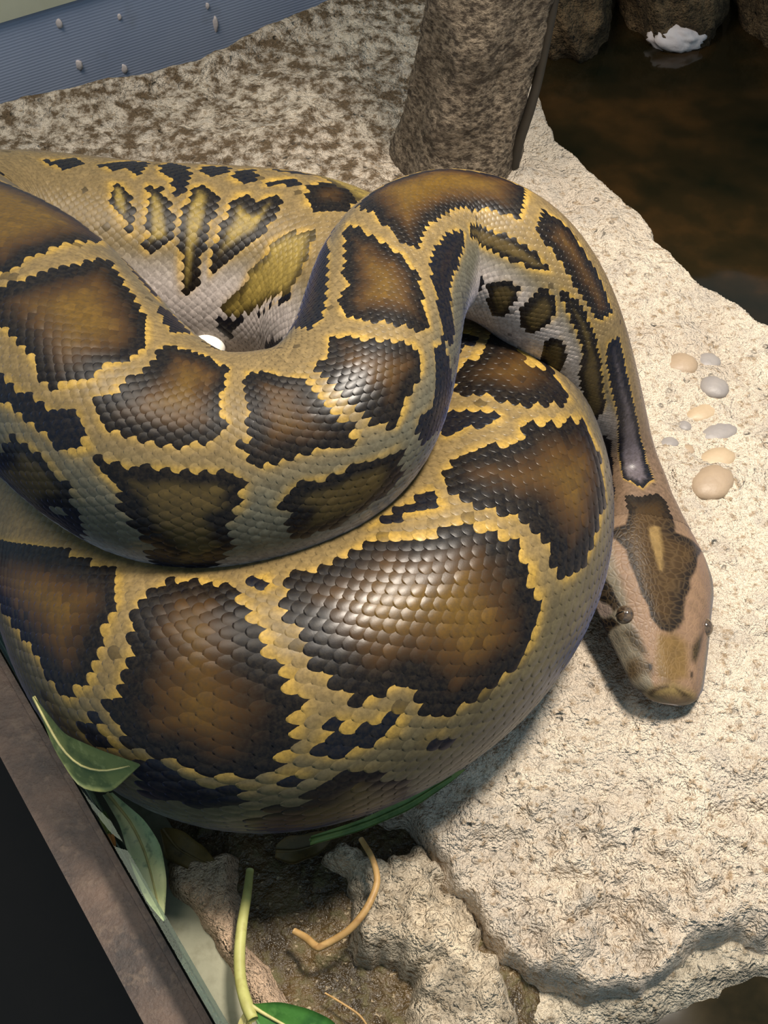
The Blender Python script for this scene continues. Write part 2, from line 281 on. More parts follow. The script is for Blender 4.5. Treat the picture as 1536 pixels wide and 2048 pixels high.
 ('O', [(0.6378, 0.838), (0.6306, 0.812), (0.6222, 0.812), (0.6162, 0.759), (0.6078, 0.759), (0.603, 0.759), (0.5969, 0.759), (0.5909, 0.785), (0.5885, 0.812), (0.5849, 0.89), (0.5873, 1.021), (0.5873, 1.073), (0.5897, 1.152), (0.5945, 1.204), (0.5921, 1.283), (0.5945, 1.388), (0.5921, 1.44), (0.5993, 1.728), (0.603, 1.806), (0.609, 1.885), (0.6138, 1.911), (0.6198, 2.016), (0.621, 1.754), (0.6174, 1.545), (0.6198, 1.414), (0.621, 1.335), (0.6246, 1.257), (0.6258, 1.178), (0.627, 1.073), (0.6306, 0.995), (0.6354, 0.942)]),
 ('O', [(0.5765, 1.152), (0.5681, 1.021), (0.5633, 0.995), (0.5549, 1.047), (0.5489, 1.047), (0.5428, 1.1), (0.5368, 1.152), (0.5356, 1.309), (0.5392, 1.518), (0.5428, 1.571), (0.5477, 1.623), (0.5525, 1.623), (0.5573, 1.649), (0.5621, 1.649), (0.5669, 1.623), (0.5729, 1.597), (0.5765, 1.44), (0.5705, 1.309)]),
 ('D', [(0.5272, 1.126), (0.52, 1.178), (0.5128, 1.152), (0.5044, 0.969), (0.4996, 0.864), (0.4948, 1.021), (0.496, 1.178), (0.5008, 1.361), (0.5044, 1.597), (0.5116, 1.623), (0.5164, 1.728), (0.526, 1.466), (0.5296, 1.335), (0.5296, 1.23)]),
 ('D', [(0.4537, 0.576), (0.4332, 0.628), (0.4127, 0.681), (0.4054, 0.785), (0.4199, 0.942), (0.4404, 0.995), (0.4513, 0.969), (0.4633, 0.969), (0.4742, 1.047), (0.4838, 1.204), (0.4898, 1.152), (0.4935, 0.995), (0.485, 0.89), (0.4742, 0.759), (0.4669, 0.654)]),
 ('D', [(0.4959, -1.047), (0.4718, -1.178), (0.4609, -1.178), (0.4513, -1.178), (0.444, -1.126), (0.438, -1.073), (0.432, -0.995), (0.4259, -0.916), (0.4175, -0.812), (0.4115, -0.759), (0.4139, -0.812), (0.4223, -0.864), (0.432, -1.021), (0.4561, -0.733), (0.4766, -0.628), (0.5007, -0.471), (0.5079, -0.445), (0.514, -0.497), (0.5116, -0.733)]),
 ('D', [(0.7628, -1.047), (0.7532, -1.047), (0.74, -1.073), (0.7292, -1.1), (0.7148, -1.1), (0.7015, -0.942), (0.7184, -0.942), (0.7352, -0.969)]),
 ('D', [(0.6895, -0.838), (0.6919, -1.021), (0.6667, -0.942), (0.651, -0.838), (0.6522, -0.576), (0.6679, -0.654)]),
 ('D', [(0.8133, -0.864), (0.8109, -0.89), (0.7977, -0.942), (0.7857, -0.969), (0.7881, -0.969), (0.8025, -0.916)]),
 ('D', [(0.7148, 0.916), (0.7027, 0.812), (0.6919, 0.707), (0.6811, 0.707), (0.6691, 0.681), (0.6607, 0.681), (0.657, 0.628), (0.6522, 0.576), (0.6474, 0.681), (0.6426, 0.759), (0.6414, 0.785), (0.6474, 0.89), (0.6534, 0.89), (0.6619, 0.864), (0.6727, 0.864), (0.6811, 0.864), (0.6895, 0.916), (0.6991, 0.995), (0.7099, 1.073)]),
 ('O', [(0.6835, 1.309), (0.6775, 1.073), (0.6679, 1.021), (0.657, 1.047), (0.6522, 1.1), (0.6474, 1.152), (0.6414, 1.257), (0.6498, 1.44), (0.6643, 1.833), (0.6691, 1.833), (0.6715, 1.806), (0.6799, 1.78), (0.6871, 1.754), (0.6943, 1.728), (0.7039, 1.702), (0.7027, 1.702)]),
 ('D', [(0.6679, 1.833), (0.6643, 1.833), (0.6498, 1.492), (0.6426, 1.309), (0.639, 1.414), (0.6426, 1.676), (0.645, 1.937), (0.651, 1.885), (0.657, 1.859), (0.6643, 1.833), (0.6715, 1.806)]),
 ('Q', [(1.0814, -0.052), (1.0911, -0.052), (1.0995, -0.183), (1.1044, -0.419), (1.108, -0.576), (1.1056, -0.628), (1.0995, -0.524), (1.0935, -0.419), (1.0875, -0.34), (1.0851, -0.209)]),
 ('Q', [(1.1092, -0.026), (1.1188, -0.079), (1.1285, -0.262), (1.1321, -0.445), (1.1345, -0.654), (1.1321, -0.681), (1.1236, -0.707), (1.1176, -0.785), (1.114, -0.733), (1.1152, -0.576), (1.1128, -0.419), (1.1116, -0.236)]),
 ('Q', [(1.1417, -0.026), (1.1502, 0), (1.1598, -0.131), (1.1598, -0.34), (1.1586, -0.576), (1.155, -0.733), (1.1538, -0.89), (1.1514, -1.073), (1.1466, -1.152), (1.1405, -1.152), (1.1393, -0.995), (1.1393, -0.733), (1.1369, -0.497), (1.1381, -0.314), (1.1405, -0.157)]),
 ('Q', [(1.1743, -0.105), (1.1815, -0.079), (1.1876, -0.236), (1.1948, -0.079), (1.202, -0.052), (1.2056, -0.183), (1.2044, -0.367), (1.1996, -0.55), (1.1888, -0.654), (1.1767, -0.785), (1.1695, -0.864), (1.1622, -0.969), (1.161, -0.838), (1.1634, -0.628), (1.1683, -0.393), (1.1695, -0.262)]),
 ('G', [(1.2093, -0.576), (1.2201, -0.471), (1.2322, -0.393), (1.2442, -0.314), (1.2503, -0.367), (1.2599, -0.55), (1.2659, -0.785), (1.2623, -0.942), (1.2177, -1.152), (1.1876, -1.335), (1.1683, -1.361), (1.1731, -1.204), (1.1876, -1.073), (1.1948, -0.89), (1.2069, -0.759), (1.2093, -0.654)]),
 ('D', [(1.1671, -1.388), (1.1815, -1.361), (1.2008, -1.309), (1.237, -1.152), (1.2635, -0.969), (1.2647, -0.838), (1.2708, -0.942), (1.2418, -1.152), (1.2081, -1.283), (1.19, -1.388), (1.1755, -1.545), (1.1767, -1.649), (1.1671, -1.571)]),
 ('D', [(1.2358, -1.597), (1.2732, -1.361), (1.2889, -1.283), (1.2792, -1.597), (1.2261, -1.963)]),
 ('B', [(1.2141, 0.183), (1.2201, 0.34), (1.2261, 0.602), (1.2346, 0.445), (1.2479, 0.34), (1.2503, 0.079), (1.2418, -0.026), (1.2382, -0.105), (1.2249, -0.079)]),
 ('D', [(1.1092, 0.393), (1.1152, 0.55), (1.1345, 0.288), (1.1381, 0.105), (1.1345, -0.157), (1.1285, -0.131), (1.1249, 0.026), (1.1152, 0.157)]),
 ('D', [(1.1405, 0.471), (1.1598, 0.445), (1.1622, 0.262), (1.1514, 0.157), (1.1429, 0.236)]),
 ('D', [(1.1634, 0.288), (1.1779, 0.419), (1.1827, 0.131), (1.1719, 0.052), (1.1646, 0.131)]),
 ('D', [(1.1876, 0.55), (1.2008, 0.576), (1.2105, 0.576), (1.2189, 0.602), (1.2141, 0.576), (1.2056, 0.524), (1.1972, 0.419), (1.1876, 0.471)]),
 ('D', [(1.1876, 0.131), (1.2032, 0.314), (1.2105, 0.209), (1.2056, 0.131), (1.1912, 0.052)]),
 ('D', [(1.0187, 0.183), (1.0332, 0.262), (1.0465, 0.367), (1.0513, 0.209), (1.0404, 0.079), (1.0236, 0.105)]),
 ('D', [(1.0658, 0.236), (1.0826, 0.497), (1.0983, 0.471), (1.1031, 0.236), (1.0983, 0.052), (1.0923, 0.209), (1.079, 0.209), (1.0778, 0.131)]),
 ('B', [(0.346, 0.131), (0.3448, -0.105), (0.3364, -0.183), (0.3303, -0.131), (0.3243, -0.079), (0.3183, 0), (0.3098, 0), (0.2978, 0.079), (0.2869, 0.131), (0.2917, 0.445), (0.2966, 0.55), (0.305, 0.524), (0.3171, 0.524), (0.3255, 0.471), (0.3352, 0.419), (0.34, 0.393), (0.3448, 0.314)]),
 ('S', [(0.2772, 0.497), (0.2712, 0.183), (0.2555, 0.157), (0.2434, 0.262), (0.2302, 0.367), (0.2157, 0.497), (0.1964, 0.34), (0.1795, 0.052), (0.1638, 0), (0.1469, 0), (0.1384, 0.34), (0.1481, 0.89), (0.1722, 0.969), (0.1916, 1.047), (0.2097, 1.126), (0.2338, 0.838), (0.2555, 0.628), (0.2676, 0.602)]),
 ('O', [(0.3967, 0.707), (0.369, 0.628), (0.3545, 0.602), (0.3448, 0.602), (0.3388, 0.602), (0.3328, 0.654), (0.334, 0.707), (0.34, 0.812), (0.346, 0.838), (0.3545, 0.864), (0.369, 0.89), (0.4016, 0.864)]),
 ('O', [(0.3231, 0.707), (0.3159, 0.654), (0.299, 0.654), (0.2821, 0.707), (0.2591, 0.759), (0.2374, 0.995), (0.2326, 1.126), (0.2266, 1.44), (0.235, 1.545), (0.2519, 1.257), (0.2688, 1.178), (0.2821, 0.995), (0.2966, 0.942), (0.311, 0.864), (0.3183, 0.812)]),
 ('D', [(0.2097, 1.78), (0.2109, 1.466), (0.2012, 1.283), (0.1771, 1.257), (0.1505, 1.335), (0.1336, 1.257), (0.1445, 1.963), (0.1602, 2.042), (0.1734, 2.042), (0.1891, 1.833)]),
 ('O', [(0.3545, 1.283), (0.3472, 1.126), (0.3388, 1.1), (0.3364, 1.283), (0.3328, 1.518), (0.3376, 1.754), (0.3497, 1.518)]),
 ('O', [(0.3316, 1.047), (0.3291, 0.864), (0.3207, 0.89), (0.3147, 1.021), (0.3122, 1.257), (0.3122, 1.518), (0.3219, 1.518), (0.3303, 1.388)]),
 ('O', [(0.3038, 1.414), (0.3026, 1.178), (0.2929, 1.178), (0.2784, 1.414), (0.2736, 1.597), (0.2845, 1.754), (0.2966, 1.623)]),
 ('D', [(0.375, 1.309), (0.4052, 1.283), (0.3581, 1.23), (0.3569, 1.466), (0.3822, 1.806), (0.3726, 1.937), (0.3726, 1.623)]),
 ('hb', [(0.1333, 0.864), (0.1309, 0.419), (0.1358, 0), (0.1333, -0.157), (0.1236, -0.183), (0.1152, -0.183), (0.1091, -0.131), (0.1079, -0.314), (0.1055, -1.073), (0.0945, -0.576), (0.0861, -0.419), (0.0764, -0.236), (0.0703, -0.236), (0.063, -0.131), (0.0545, -0.105), (0.0485, -0.079), (0.0424, 0), (0.0388, 0.131), (0.04, 0.367), (0.0473, 0.628), (0.0545, 0.628), (0.0618, 0.785), (0.0727, 0.812), (0.0824, 0.838), (0.0921, 0.864), (0.0982, 0.995), (0.1055, 1.204), (0.1091, 1.021), (0.1103, 0.812), (0.12, 0.733), (0.1273, 0.864)]),
 ('ht', [(0.1079, 0.262), (0.1103, 0.157), (0.1103, 0.079), (0.1018, 0.079), (0.0945, 0.079), (0.0861, 0.105), (0.0788, 0.131), (0.0788, 0.183), (0.0885, 0.209), (0.0945, 0.236), (0.1018, 0.262)]),
 ('hd', [(0.0848, 1.414), (0.0764, 1.361), (0.0691, 1.283), (0.0606, 1.257), (0.0558, 1.23), (0.0533, 1.44), (0.0582, 1.492), (0.0606, 1.571), (0.0679, 1.806), (0.0739, 1.754), (0.0776, 1.571)]),
 ('hw', [(0.0679, 1.963), (0.063, 1.649), (0.057, 1.466), (0.0533, 1.466), (0.0521, 1.676), (0.0582, 1.99), (0.063, 1.99)]),
 ('hd', [(0.0545, 1.99), (0.0509, 1.518), (0.0448, 1.388), (0.0448, 1.597), (0.0424, 1.963), (0.0485, 2.016)]),
 ('ho', [(0.0424, 1.204), (0.0388, 1.047), (0.0315, 0.995), (0.0255, 0.969), (0.0255, 1.152), (0.0303, 1.283), (0.0364, 1.361), (0.04, 1.414)]),
 ('hg', [(0.023, 1.623), (0.0255, 1.335), (0.0218, 1.021), (0.0182, 0.916), (0.0133, 1.021), (0.0145, 1.283), (0.0121, 1.623), (0.0145, 1.963)]),
 ('hc', [(0.0364, 0.497), (0.0388, 0.052), (0.0339, -0.131), (0.0218, -0.157), (0.0133, -0.131), (0.0085, 0.209), (0.0109, 0.864), (0.0206, 0.812)]),
 ('hd', [(0.0097, 2.016), (0.0085, 1.885), (0.0061, 1.571), (0.0061, 2.094), (0.0085, 2.068)]),
 ('ho', [(0.0327, -0.262), (0.0388, -0.471), (0.0448, -0.838), (0.0339, -0.733), (0.023, -0.445), (0.0242, -0.262)]),
 ('hy', [(0.0048, 1.623), (0.0073, 0.628), (0.0085, 0.209), (0.0061, -0.131), (0.0024, -1.597), (0.0012, -2.33), (0.0012, 2.827)]),
 ('hp', [(0.0048, 1.623), (0.0073, 0.445), (0.0061, 0.393), (0.0024, 1.623)]),
 ('hp', [(0.0061, 0.183), (0.0036, -0.262), (0.0012, -0.864), (0.0024, -0.079)]),
 ('hd', [(0.0206, 1.047), (0.0194, 0.916), (0.0158, 0.995), (0.017, 1.1)]),
 ('hd', [(0.017, -0.236), (0.017, -0.34), (0.0133, -0.314), (0.0133, -0.236)]),
]
# ------------------------------------------------------------------ the ledge and the ground around it
def wp(pts, z=0.): return [tuple(at(x, y, z)[:2]) for x, y in pts]
CELL = .0023
def terrain(name, x0, x1, y0, y1, hfun, keep, mat, dirt, cell=CELL):
    nx = int((x1 - x0) / cell); ny = int((y1 - y0) / cell)
    X, Y = np.meshgrid(np.linspace(x0, x1, nx), np.linspace(y0, y1, ny), indexing='ij')
    Z = hfun(X, Y); K = keep(X, Y).ravel()
    V = np.stack([X, Y, Z], -1).reshape(-1, 3); F = grid_faces(nx, ny)
    F = F[K[F].any(1)]
    used = np.zeros(len(V), bool); used[F] = True; idx = np.cumsum(used) - 1
    D = dirt(X, Y).ravel()[used]
    return mesh(name, V[used], idx[F], mat, attr={'dirt': ('FLOAT', D)})

ledge_poly = wp([(-420, 320), (-200, 260), (0, 208), (100, 176), (250, 148), (380, 118), (480, 66), (600, 18), (700, -40), (860, -70), (1000, -30), (1062, 70),
                 (1108, 195), (1135, 265), (1200, 320), (1290, 400), (1400, 520), (1536, 605), (1800, 760), (2100, 1300), (1900, 1830),
                 (1536, 1885), (1400, 1905), (1300, 1940), (1200, 1962), (1060, 1955), (1000, 1920), (950, 1880), (930, 1830), (905, 1770), (880, 1700),
                 (800, 1660), (700, 1600), (500, 1430), (300, 1330), (100, 1290), (-300, 1250), (-700, 900)])
def ledge_h(X, Y):
    d = sdf(X, Y, ledge_poly) + .007 * fbm(X, Y, 22, 3, 5) + sst(-Y, .12, .22) * (.022 * fbm(X, Y, 12, 4, 15, .62))
    d = np.minimum(d, inside_rail(X, Y) - .044)                                   # stops short of the kerb
    edge = sst(d, -.012, .016)
    h = .010 * fbm(X, Y, 4, 2, 1) + .0065 * fbm(X, Y, 17, 3, 2) + .0030 * np.abs(fbm(X, Y, 60, 3, 3)) + .0010 * fbm(X, Y, 210, 2, 4)
    front = sst(-Y, .16, .30)                                                     # lumpier towards the broken lip
    h = h + front * (.022 * fbm(X, Y, 12, 3, 8) + .034 * np.abs(fbm(X, Y, 24, 4, 9, .6)) + .010 * np.abs(fbm(X, Y, 66, 3, 10)) - .018)
    crack = np.abs(fbm(X, Y, 9, 2, 12)); h = h - front * .010 * np.exp(-(crack / .030)**2)
    rim = np.exp(-((d - .020) / .016)**2) * sst(Y, .36, .46) * sst(-X, -.02, .1)   # raised rim at the back
    return h * sst(d, -.01, .05) - .004 + .012 * rim - .13 * (1 - edge)
ledge_mat = rock_material('pale_rock', (218, 203, 181), (198, 183, 164), (186, 176, 162), (138, 112, 78), (104, 86, 64))
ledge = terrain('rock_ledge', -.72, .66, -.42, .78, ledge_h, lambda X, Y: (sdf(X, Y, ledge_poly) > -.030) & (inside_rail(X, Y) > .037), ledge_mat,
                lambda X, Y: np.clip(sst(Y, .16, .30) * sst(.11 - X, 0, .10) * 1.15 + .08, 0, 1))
tag(ledge, 'pale rough cream rock ledge carrying the coiled snake', 'rock')

lump_poly = wp([(560, 1700), (700, 1660), (860, 1650), (960, 1760), (1040, 1900), (1130, 2060), (1090, 2200), (760, 2200), (750, 2050), (745, 1985), (690, 1930), (655, 1880), (690, 1800), (640, 1740)], -.012)
def lump_h(X, Y):
    d = sdf(X, Y, lump_poly) + .020 * fbm(X, Y, 18, 4, 21, .6)
    h = .006 * fbm(X, Y, 14, 3, 22) + .020 * np.abs(fbm(X, Y, 26, 4, 23, .6)) + .0012 * fbm(X, Y, 190, 2, 24)
    return -.012 + h - .06 * (1 - sst(d, -.008, .022))
lump = terrain('boulder', -.12, .22, -.40, -.16, lump_h, lambda X, Y: (sdf(X, Y, lump_poly) > -.03) & (sdf(X, Y, ledge_poly) < .022),
               rock_material('lump_rock', (214, 196, 168), (190, 178, 158), (168, 156, 136), (110, 92, 66), (60, 48, 30), wet=False),
               lambda X, Y: X * 0 + .35)
tag(lump, 'low beige boulder at the foot of the ledge beside wet soil', 'rock')

strip_poly = wp([(310, 1700), (470, 1690), (482, 1780), (492, 1870), (540, 1915), (570, 1965), (590, 2015), (560, 2100), (520, 2100), (495, 2010), (450, 1930), (380, 1830), (335, 1780)], -.012)
def strip_h(X, Y):
    d = sdf(X, Y, strip_poly) + .004 * fbm(X, Y, 45, 3, 31)
    return -.012 + .003 * fbm(X, Y, 30, 3, 32) + .0022 * np.abs(fbm(X, Y, 90, 3, 33)) - .03 * (1 - sst(d, -.004, .008))
strip = terrain('sandstone_slab', -.20, -.02, -.38, -.15, strip_h, lambda X, Y: sdf(X, Y, strip_poly) > -.014,
                rock_material('sandstone', (226, 196, 166), (210, 180, 150), (198, 174, 150), (140, 116, 90), (80, 62, 40), sc=1.3),
                lambda X, Y: X * 0 + .12, .002)
tag(strip, 'narrow pinkish sandstone slab beside the pale green leaf stalk', 'rock')

def soil_h(X, Y):
    return -.030 - .030 * sst(X, .06, .12) + .006 * fbm(X, Y, 14, 3, 41) + .005 * np.abs(fbm(X, Y, 50, 3, 42)) + .0015 * fbm(X, Y, 170, 2, 43)
soil_poly = wp([(240, 1380), (900, 1400), (1536, 1800), (1800, 1900), (1800, 2300), (400, 2400), (440, 2048)], -.03)
Ms = MT('wet_soil'); a = Ms.noise(30, 5, .7); b = Ms.noise(120, 4, .6); g = Ms.noise(330, 3)
cs = Ms.mix(Ms.step(a, .4, .62), c4(54, 43, 25), c4(94, 75, 45)); cs = Ms.mix(Ms.step(b, .5, .7), cs, c4(82, 76, 42)); cs = Ms.mix(Ms.step(g, .62, .72), cs, c4(160, 142, 112))
soil_mat = Ms.done(cs, Ms.ramp(b, [(.35, (.18, .18, .18, 1)), (.65, (.7, .7, .7, 1))]), Ms.bump(Ms.math('ADD', b, Ms.math('MULTIPLY', g, .5)), .9, .005), Specular_IOR_Level=.6)
soil = terrain('soil_bed', -.26, .46, -.46, -.08, soil_h, lambda X, Y: (sdf(X, Y, soil_poly) > 0) & (inside_rail(X, Y) > .034) & (sdf(X, Y, ledge_poly) < .026), soil_mat, lambda X, Y: X * 0, .003)
tag(soil, 'wet dark brown soil between the sandstone slab and the pale boulder', 'soil', kind='stuff')

shelf_poly = wp([(930, 1800), (1100, 1830), (1300, 1830), (1600, 1760), (1800, 1800), (1750, 1985), (1500, 1990), (1410, 2020), (1310, 2075), (1150, 2120), (980, 2120), (940, 2000)], -.040)
def shelf_h(X, Y):
    d = sdf(X, Y, shelf_poly) + .008 * fbm(X, Y, 30, 3, 51)
    return -.040 + .006 * fbm(X, Y, 16, 3, 52) + .006 * np.abs(fbm(X, Y, 45, 3, 53)) - .05 * (1 - sst(d, -.01, .02))
shelf = terrain('rock_shelf', .02, .40, -.40, -.19, shelf_h, lambda X, Y: (sdf(X, Y, shelf_poly) > -.025) & (sdf(X, Y, ledge_poly) < .022),
                rock_material('shelf_rock', (208, 194, 170), (188, 178, 158), (168, 158, 140), (110, 92, 66), (60, 48, 30)), lambda X, Y: X * 0 + .35)
tag(shelf, 'low rock shelf under the broken lip of the ledge', 'rock')

# water: a flat sheet with faint ripples, thick enough to have a rim
def water(name, poly, z, mat, label):
    P = np.array(poly); x0, y0 = P.min(0); x1, y1 = P.max(0)
    nx = int((x1 - x0) / .006); ny = int((y1 - y0) / .006)
    X, Y = np.meshgrid(np.linspace(x0, x1, nx), np.linspace(y0, y1, ny), indexing='ij')
    Z = z + .0006 * fbm(X, Y, 14, 2, 61); K = (sdf(X, Y, poly) > 0).ravel(); F = grid_faces(nx, ny); F = F[K[F].all(1)]
    return tag(mesh(name, np.stack([X, Y, Z], -1).reshape(-1, 3), F, mat), label, 'water', kind='stuff')
def murky(name, cols, sc, spec=.3):
    M = MT(name); n = M.noise(sc, 3, .55); n2 = M.noise(sc * 3.1, 4, .6)
    c = M.ramp(M.math('ADD', M.math('MULTIPLY', n, .75), M.math('MULTIPLY', n2, .25)), [(.36, c4(*cols[0])), (.50, c4(*cols[1])), (.66, c4(*cols[2]))])
    return M.done(c, .08, None, Specular_IOR_Level=spec)
water('pool_water', wp([(960, 40), (1000, -60), (1900, -60), (2600, 500), (2300, 900), (1500, 730), (1360, 635), (1250, 510), (1085, 365), (1005, 160)], -.075),
      -.075, murky('murky_water', [(16, 18, 10), (34, 27, 14), (62, 42, 20)], 7), 'dark murky brown pool water beyond the pale ledge')
water('puddle_water', wp([(1000, 1980), (1400, 1950), (1900, 1900), (1900, 2400), (900, 2400)], -.05), -.052,
      murky('puddle', [(20, 20, 13), (36, 31, 20), (50, 43, 28)], 22, .05), 'shallow dark puddle in front of the low rock shelf')

def slab(name, A, B, n, t, z0, z1, mat, parent=None):
    V = [A + n * a + np.array([0, 0, z]) for z in (z0, z1) for a in (0, t)] + [B + n * a + np.array([0, 0, z]) for z in (z0, z1) for a in (0, t)]
    F = [(0, 1, 3, 2), (4, 6, 7, 5), (0, 4, 5, 1), (2, 3, 7, 6), (0, 2, 6, 4), (1, 5, 7, 3)]
    return mesh(name, V, F, mat, parent, smooth=False)
# bank of dark boulders behind the pool
def boulder(name, c, rx, ry, rz, seed, mat, label, cat='rock', group=None, n=40, rough=.16, fr=2.2, parent=None, dirt=.6):
    u = np.linspace(0, math.pi, n); v = np.linspace(0, 2 * math.pi, 2 * n, endpoint=False); U, Vv = np.meshgrid(u, v, indexing='ij')
    d = np.stack([np.sin(U) * np.cos(Vv), np.sin(U) * np.sin(Vv), np.cos(U)], -1)
    k = 1 + rough * (fbm(d[..., 0] + d[..., 2] * .7 + seed, d[..., 1] - d[..., 2] * .5 + seed * 1.7, fr, 4, seed % 7) + .5 * fbm(d[..., 2] * 1.3 + seed, d[..., 0] * .6 + d[..., 1], fr * 1.4, 3, 2))
    k[0] = k[0].mean(); k[-1] = k[-1].mean()
    V = d * k[..., None] * np.array([rx, ry, rz]) + np.array(c)
    o = mesh(name, V.reshape(-1, 3), grid_faces(n, 2 * n, True), mat, parent, attr={'dirt': ('FLOAT', np.full(n * 2 * n, dirt))})
    return tag(o, label, cat, group) if label else o
bank_mat = rock_material('bank_rock', (128, 104, 74), (104, 84, 58), (84, 68, 46), (44, 34, 22), (34, 28, 18))
for i, (px, Y, rx, rz, lb) in enumerate([(1090, .80, .12, .085, 'dark brown bank boulder nearest the tree trunk behind the pool'),
                                         (1290, .82, .13, .095, 'broad brown bank boulder behind the white stone'),
                                         (1500, .80, .12, .080, 'low shadowed bank boulder past the white stone'),
                                         (1700, .80, .12, .09, 'far dark bank boulder at the end of the pool')]):
    x = at(px, 40, -.05)[0]
    boulder('bank_boulder', (x * .8 / .7, Y, -.06), rx * .47, .10, rz, 11 + i * 5, bank_mat, lb, group='boulders behind the pool')
tag(slab('wall_rear', np.array([-.2, 1.0, 0]), np.array([1.6, 1.0, 0]), np.array([0, 1., 0]), .02, -.2, .5, bank_mat), 'dark brown rock wall far behind the pool', 'wall', kind='structure')
Mw = MT('white_stone'); nw = Mw.noise(60, 4)
white_mat = Mw.done(Mw.mix(nw, c4(226, 214, 206), c4(206, 190, 186)), .6, Mw.bump(nw, .4, .004))
p = at(1355, 64, -.060)
boulder('white_stone', (p[0], p[1], -.066), .031, .020, .017, 3, white_mat, 'small white stone at the water edge below the bank boulders', 'stone', n=24, rough=.2)

# added panel standing in for blue cloth mirrored in the glass, pale capping strip, droppings on it
Mp = MT('blue_panel'); mp = Mp.n('ShaderNodeMapping'); Mp.l(Mp.co(), mp.inputs['Vector'])
wv = Mp.n('ShaderNodeTexWave', wave_type='BANDS', bands_direction='Z'); wv.inputs['Scale'].default_value = 95; wv.inputs['Distortion'].default_value = .6
Mp.l(Mp.co(), wv.inputs['Vector']); n1 = Mp.noise(6, 4); n2 = Mp.noise(22, 4)
cp = Mp.mix(Mp.step(n1, .35, .7), c4(186, 194, 214), c4(164, 174, 198)); cp = Mp.mix(Mp.math('MULTIPLY', wv.outputs['Fac'], .18), cp, c4(136, 146, 172)); cp = Mp.mix(Mp.math('MULTIPLY', Mp.step(n2, .6, .75), .25), cp, c4(120, 116, 104))
panel_mat = Mp.done(cp, .6, Mp.bump(wv.outputs['Fac'], .15, .001))
A = at(-140, 248, -.05) + np.array([0, .05, 0]); Bp = at(760, -42, -.05) + np.array([0, .05, 0]); A[2] = Bp[2] = 0
dv = (Bp - A); dv /= np.linalg.norm(dv); nv = np.array([-dv[1], dv[0], 0]); A = A - dv * .25; Bp = Bp + dv * .1
_d = FWD + RGT * (0 - 768) / FPX + UPV * (1024 - 42) / FPX; PANEL_TOP = float((CAM + _d * np.dot(A - CAM, nv) / np.dot(_d, nv))[2])
panel = tag(slab('reflection_panel', A, Bp, nv, .012, -.16, PANEL_TOP, panel_mat), 'blue grey ribbed panel added behind the rim of the ledge for a reflected cloth', 'wall', kind='structure')
Mc = MT('pale_trim'); trim_mat = Mc.done(Mc.mix(Mc.noise(30), c4(225, 220, 190), c4(206, 200, 168)), .6)
tag(slab('trim_1', A - nv * .004, Bp - nv * .004, nv, .022, PANEL_TOP, PANEL_TOP + .34, trim_mat), 'pale cream wall board above the blue panel', 'trim', kind='structure')
def panel_point(px, py):
    d = FWD + RGT * (px - 768) / FPX + UPV * (1024 - py) / FPX; t = np.dot(A - CAM, nv) / np.dot(d, nv); return CAM + d * t
for k, (px, py, r) in enumerate([(117, 47, .0045), (157, 130, .005), (248, 138, .0045), (430, 48, .004), (238, 34, .003), (414, 12, .003)]):
    q = panel_point(px, py); boulder('dropping', tuple(q), r, r * .4, r * (1.3 if k != 3 else 2.4), 21 + k, white_mat, None, n=8, rough=.3, parent=panel)

# ------------------------------------------------------------------ fake tree trunk
def trunk_mesh():
    n, m = 150, 170; base = at(918, 352, 0.); zz = np.linspace(-.03, .55, n); an = np.linspace(0, 2 * math.pi, m, endpoint=False)
    Z, Aa = np.meshgrid(zz, an, indexing='ij'); r = .0505 + .008 * np.exp(-np.clip(Z, 0, 1) / .03) + .004 * np.sin(3 * Aa + Z * 9) + .003 * np.sin(5 * Aa - Z * 20)
    r = r + .004 * fbm(Aa * .05 * 20, Z * 20, 1.2, 4, 71) + .0026 * np.abs(fbm(np.cos(Aa) * 3 + Z * 14, np.sin(Aa) * 3 + Z * 9, 2.6, 4, 72))
    X = base[0] + .10 * Z + r * np.cos(Aa); Y = base[1] + .03 + r * np.sin(Aa)
    return np.stack([X, Y, Z], -1).reshape(-1, 3), grid_faces(n, m, True)
Mt = MT('bark'); mpp = Mt.n('ShaderNodeMapping'); mpp.inputs['Scale'].default_value = (1, 1, 1.6); Mt.l(Mt.co(), mpp.inputs['Vector']); vv = mpp.outputs['Vector']
b1 = Mt.noise(16, 5, .6, vv); b2 = Mt.noise(130, 6, .7, vv); b3 = Mt.noise(380, 4, .6, vv)
cb = Mt.mix(Mt.step(b2, .42, .62), c4(70, 59, 47), c4(174, 156, 132)); cb = Mt.mix(Mt.math('MULTIPLY', Mt.step(b1, .42, .66), .5), cb, c4(84, 70, 54)); cb = Mt.mix(Mt.math('MULTIPLY', Mt.step(b3, .55, .7), .6), cb, c4(52, 42, 32))
bark = Mt.done(cb, .8, Mt.bump(Mt.math('ADD', b2, Mt.math('MULTIPLY', b3, .4)), 1., .010), Specular_IOR_Level=.3)
V, F = trunk_mesh(); tag(mesh('tree_trunk', V, F, bark), 'upright grey brown trunk with knobbly bark standing behind the snake', 'trunk')
Mk = MT('dark_cable'); kb = at(1027, 350, 0)
V, F = tube([kb + np.array([.0, .010, -.02]), kb + np.array([.002, .010, .02]), kb + np.array([.010, .012, .06]), kb + np.array([.016, .016, .10]), kb + np.array([.024, .02, .2])], [.005, .005, .0045, .004, .004])
tag(mesh('vine_stem', V, F, Mk.done(Mk.mix(Mk.noise(90), c4(58, 50, 38), c4(36, 30, 22)), .7)), 'thin dark stem running up the side of the trunk', 'stem')

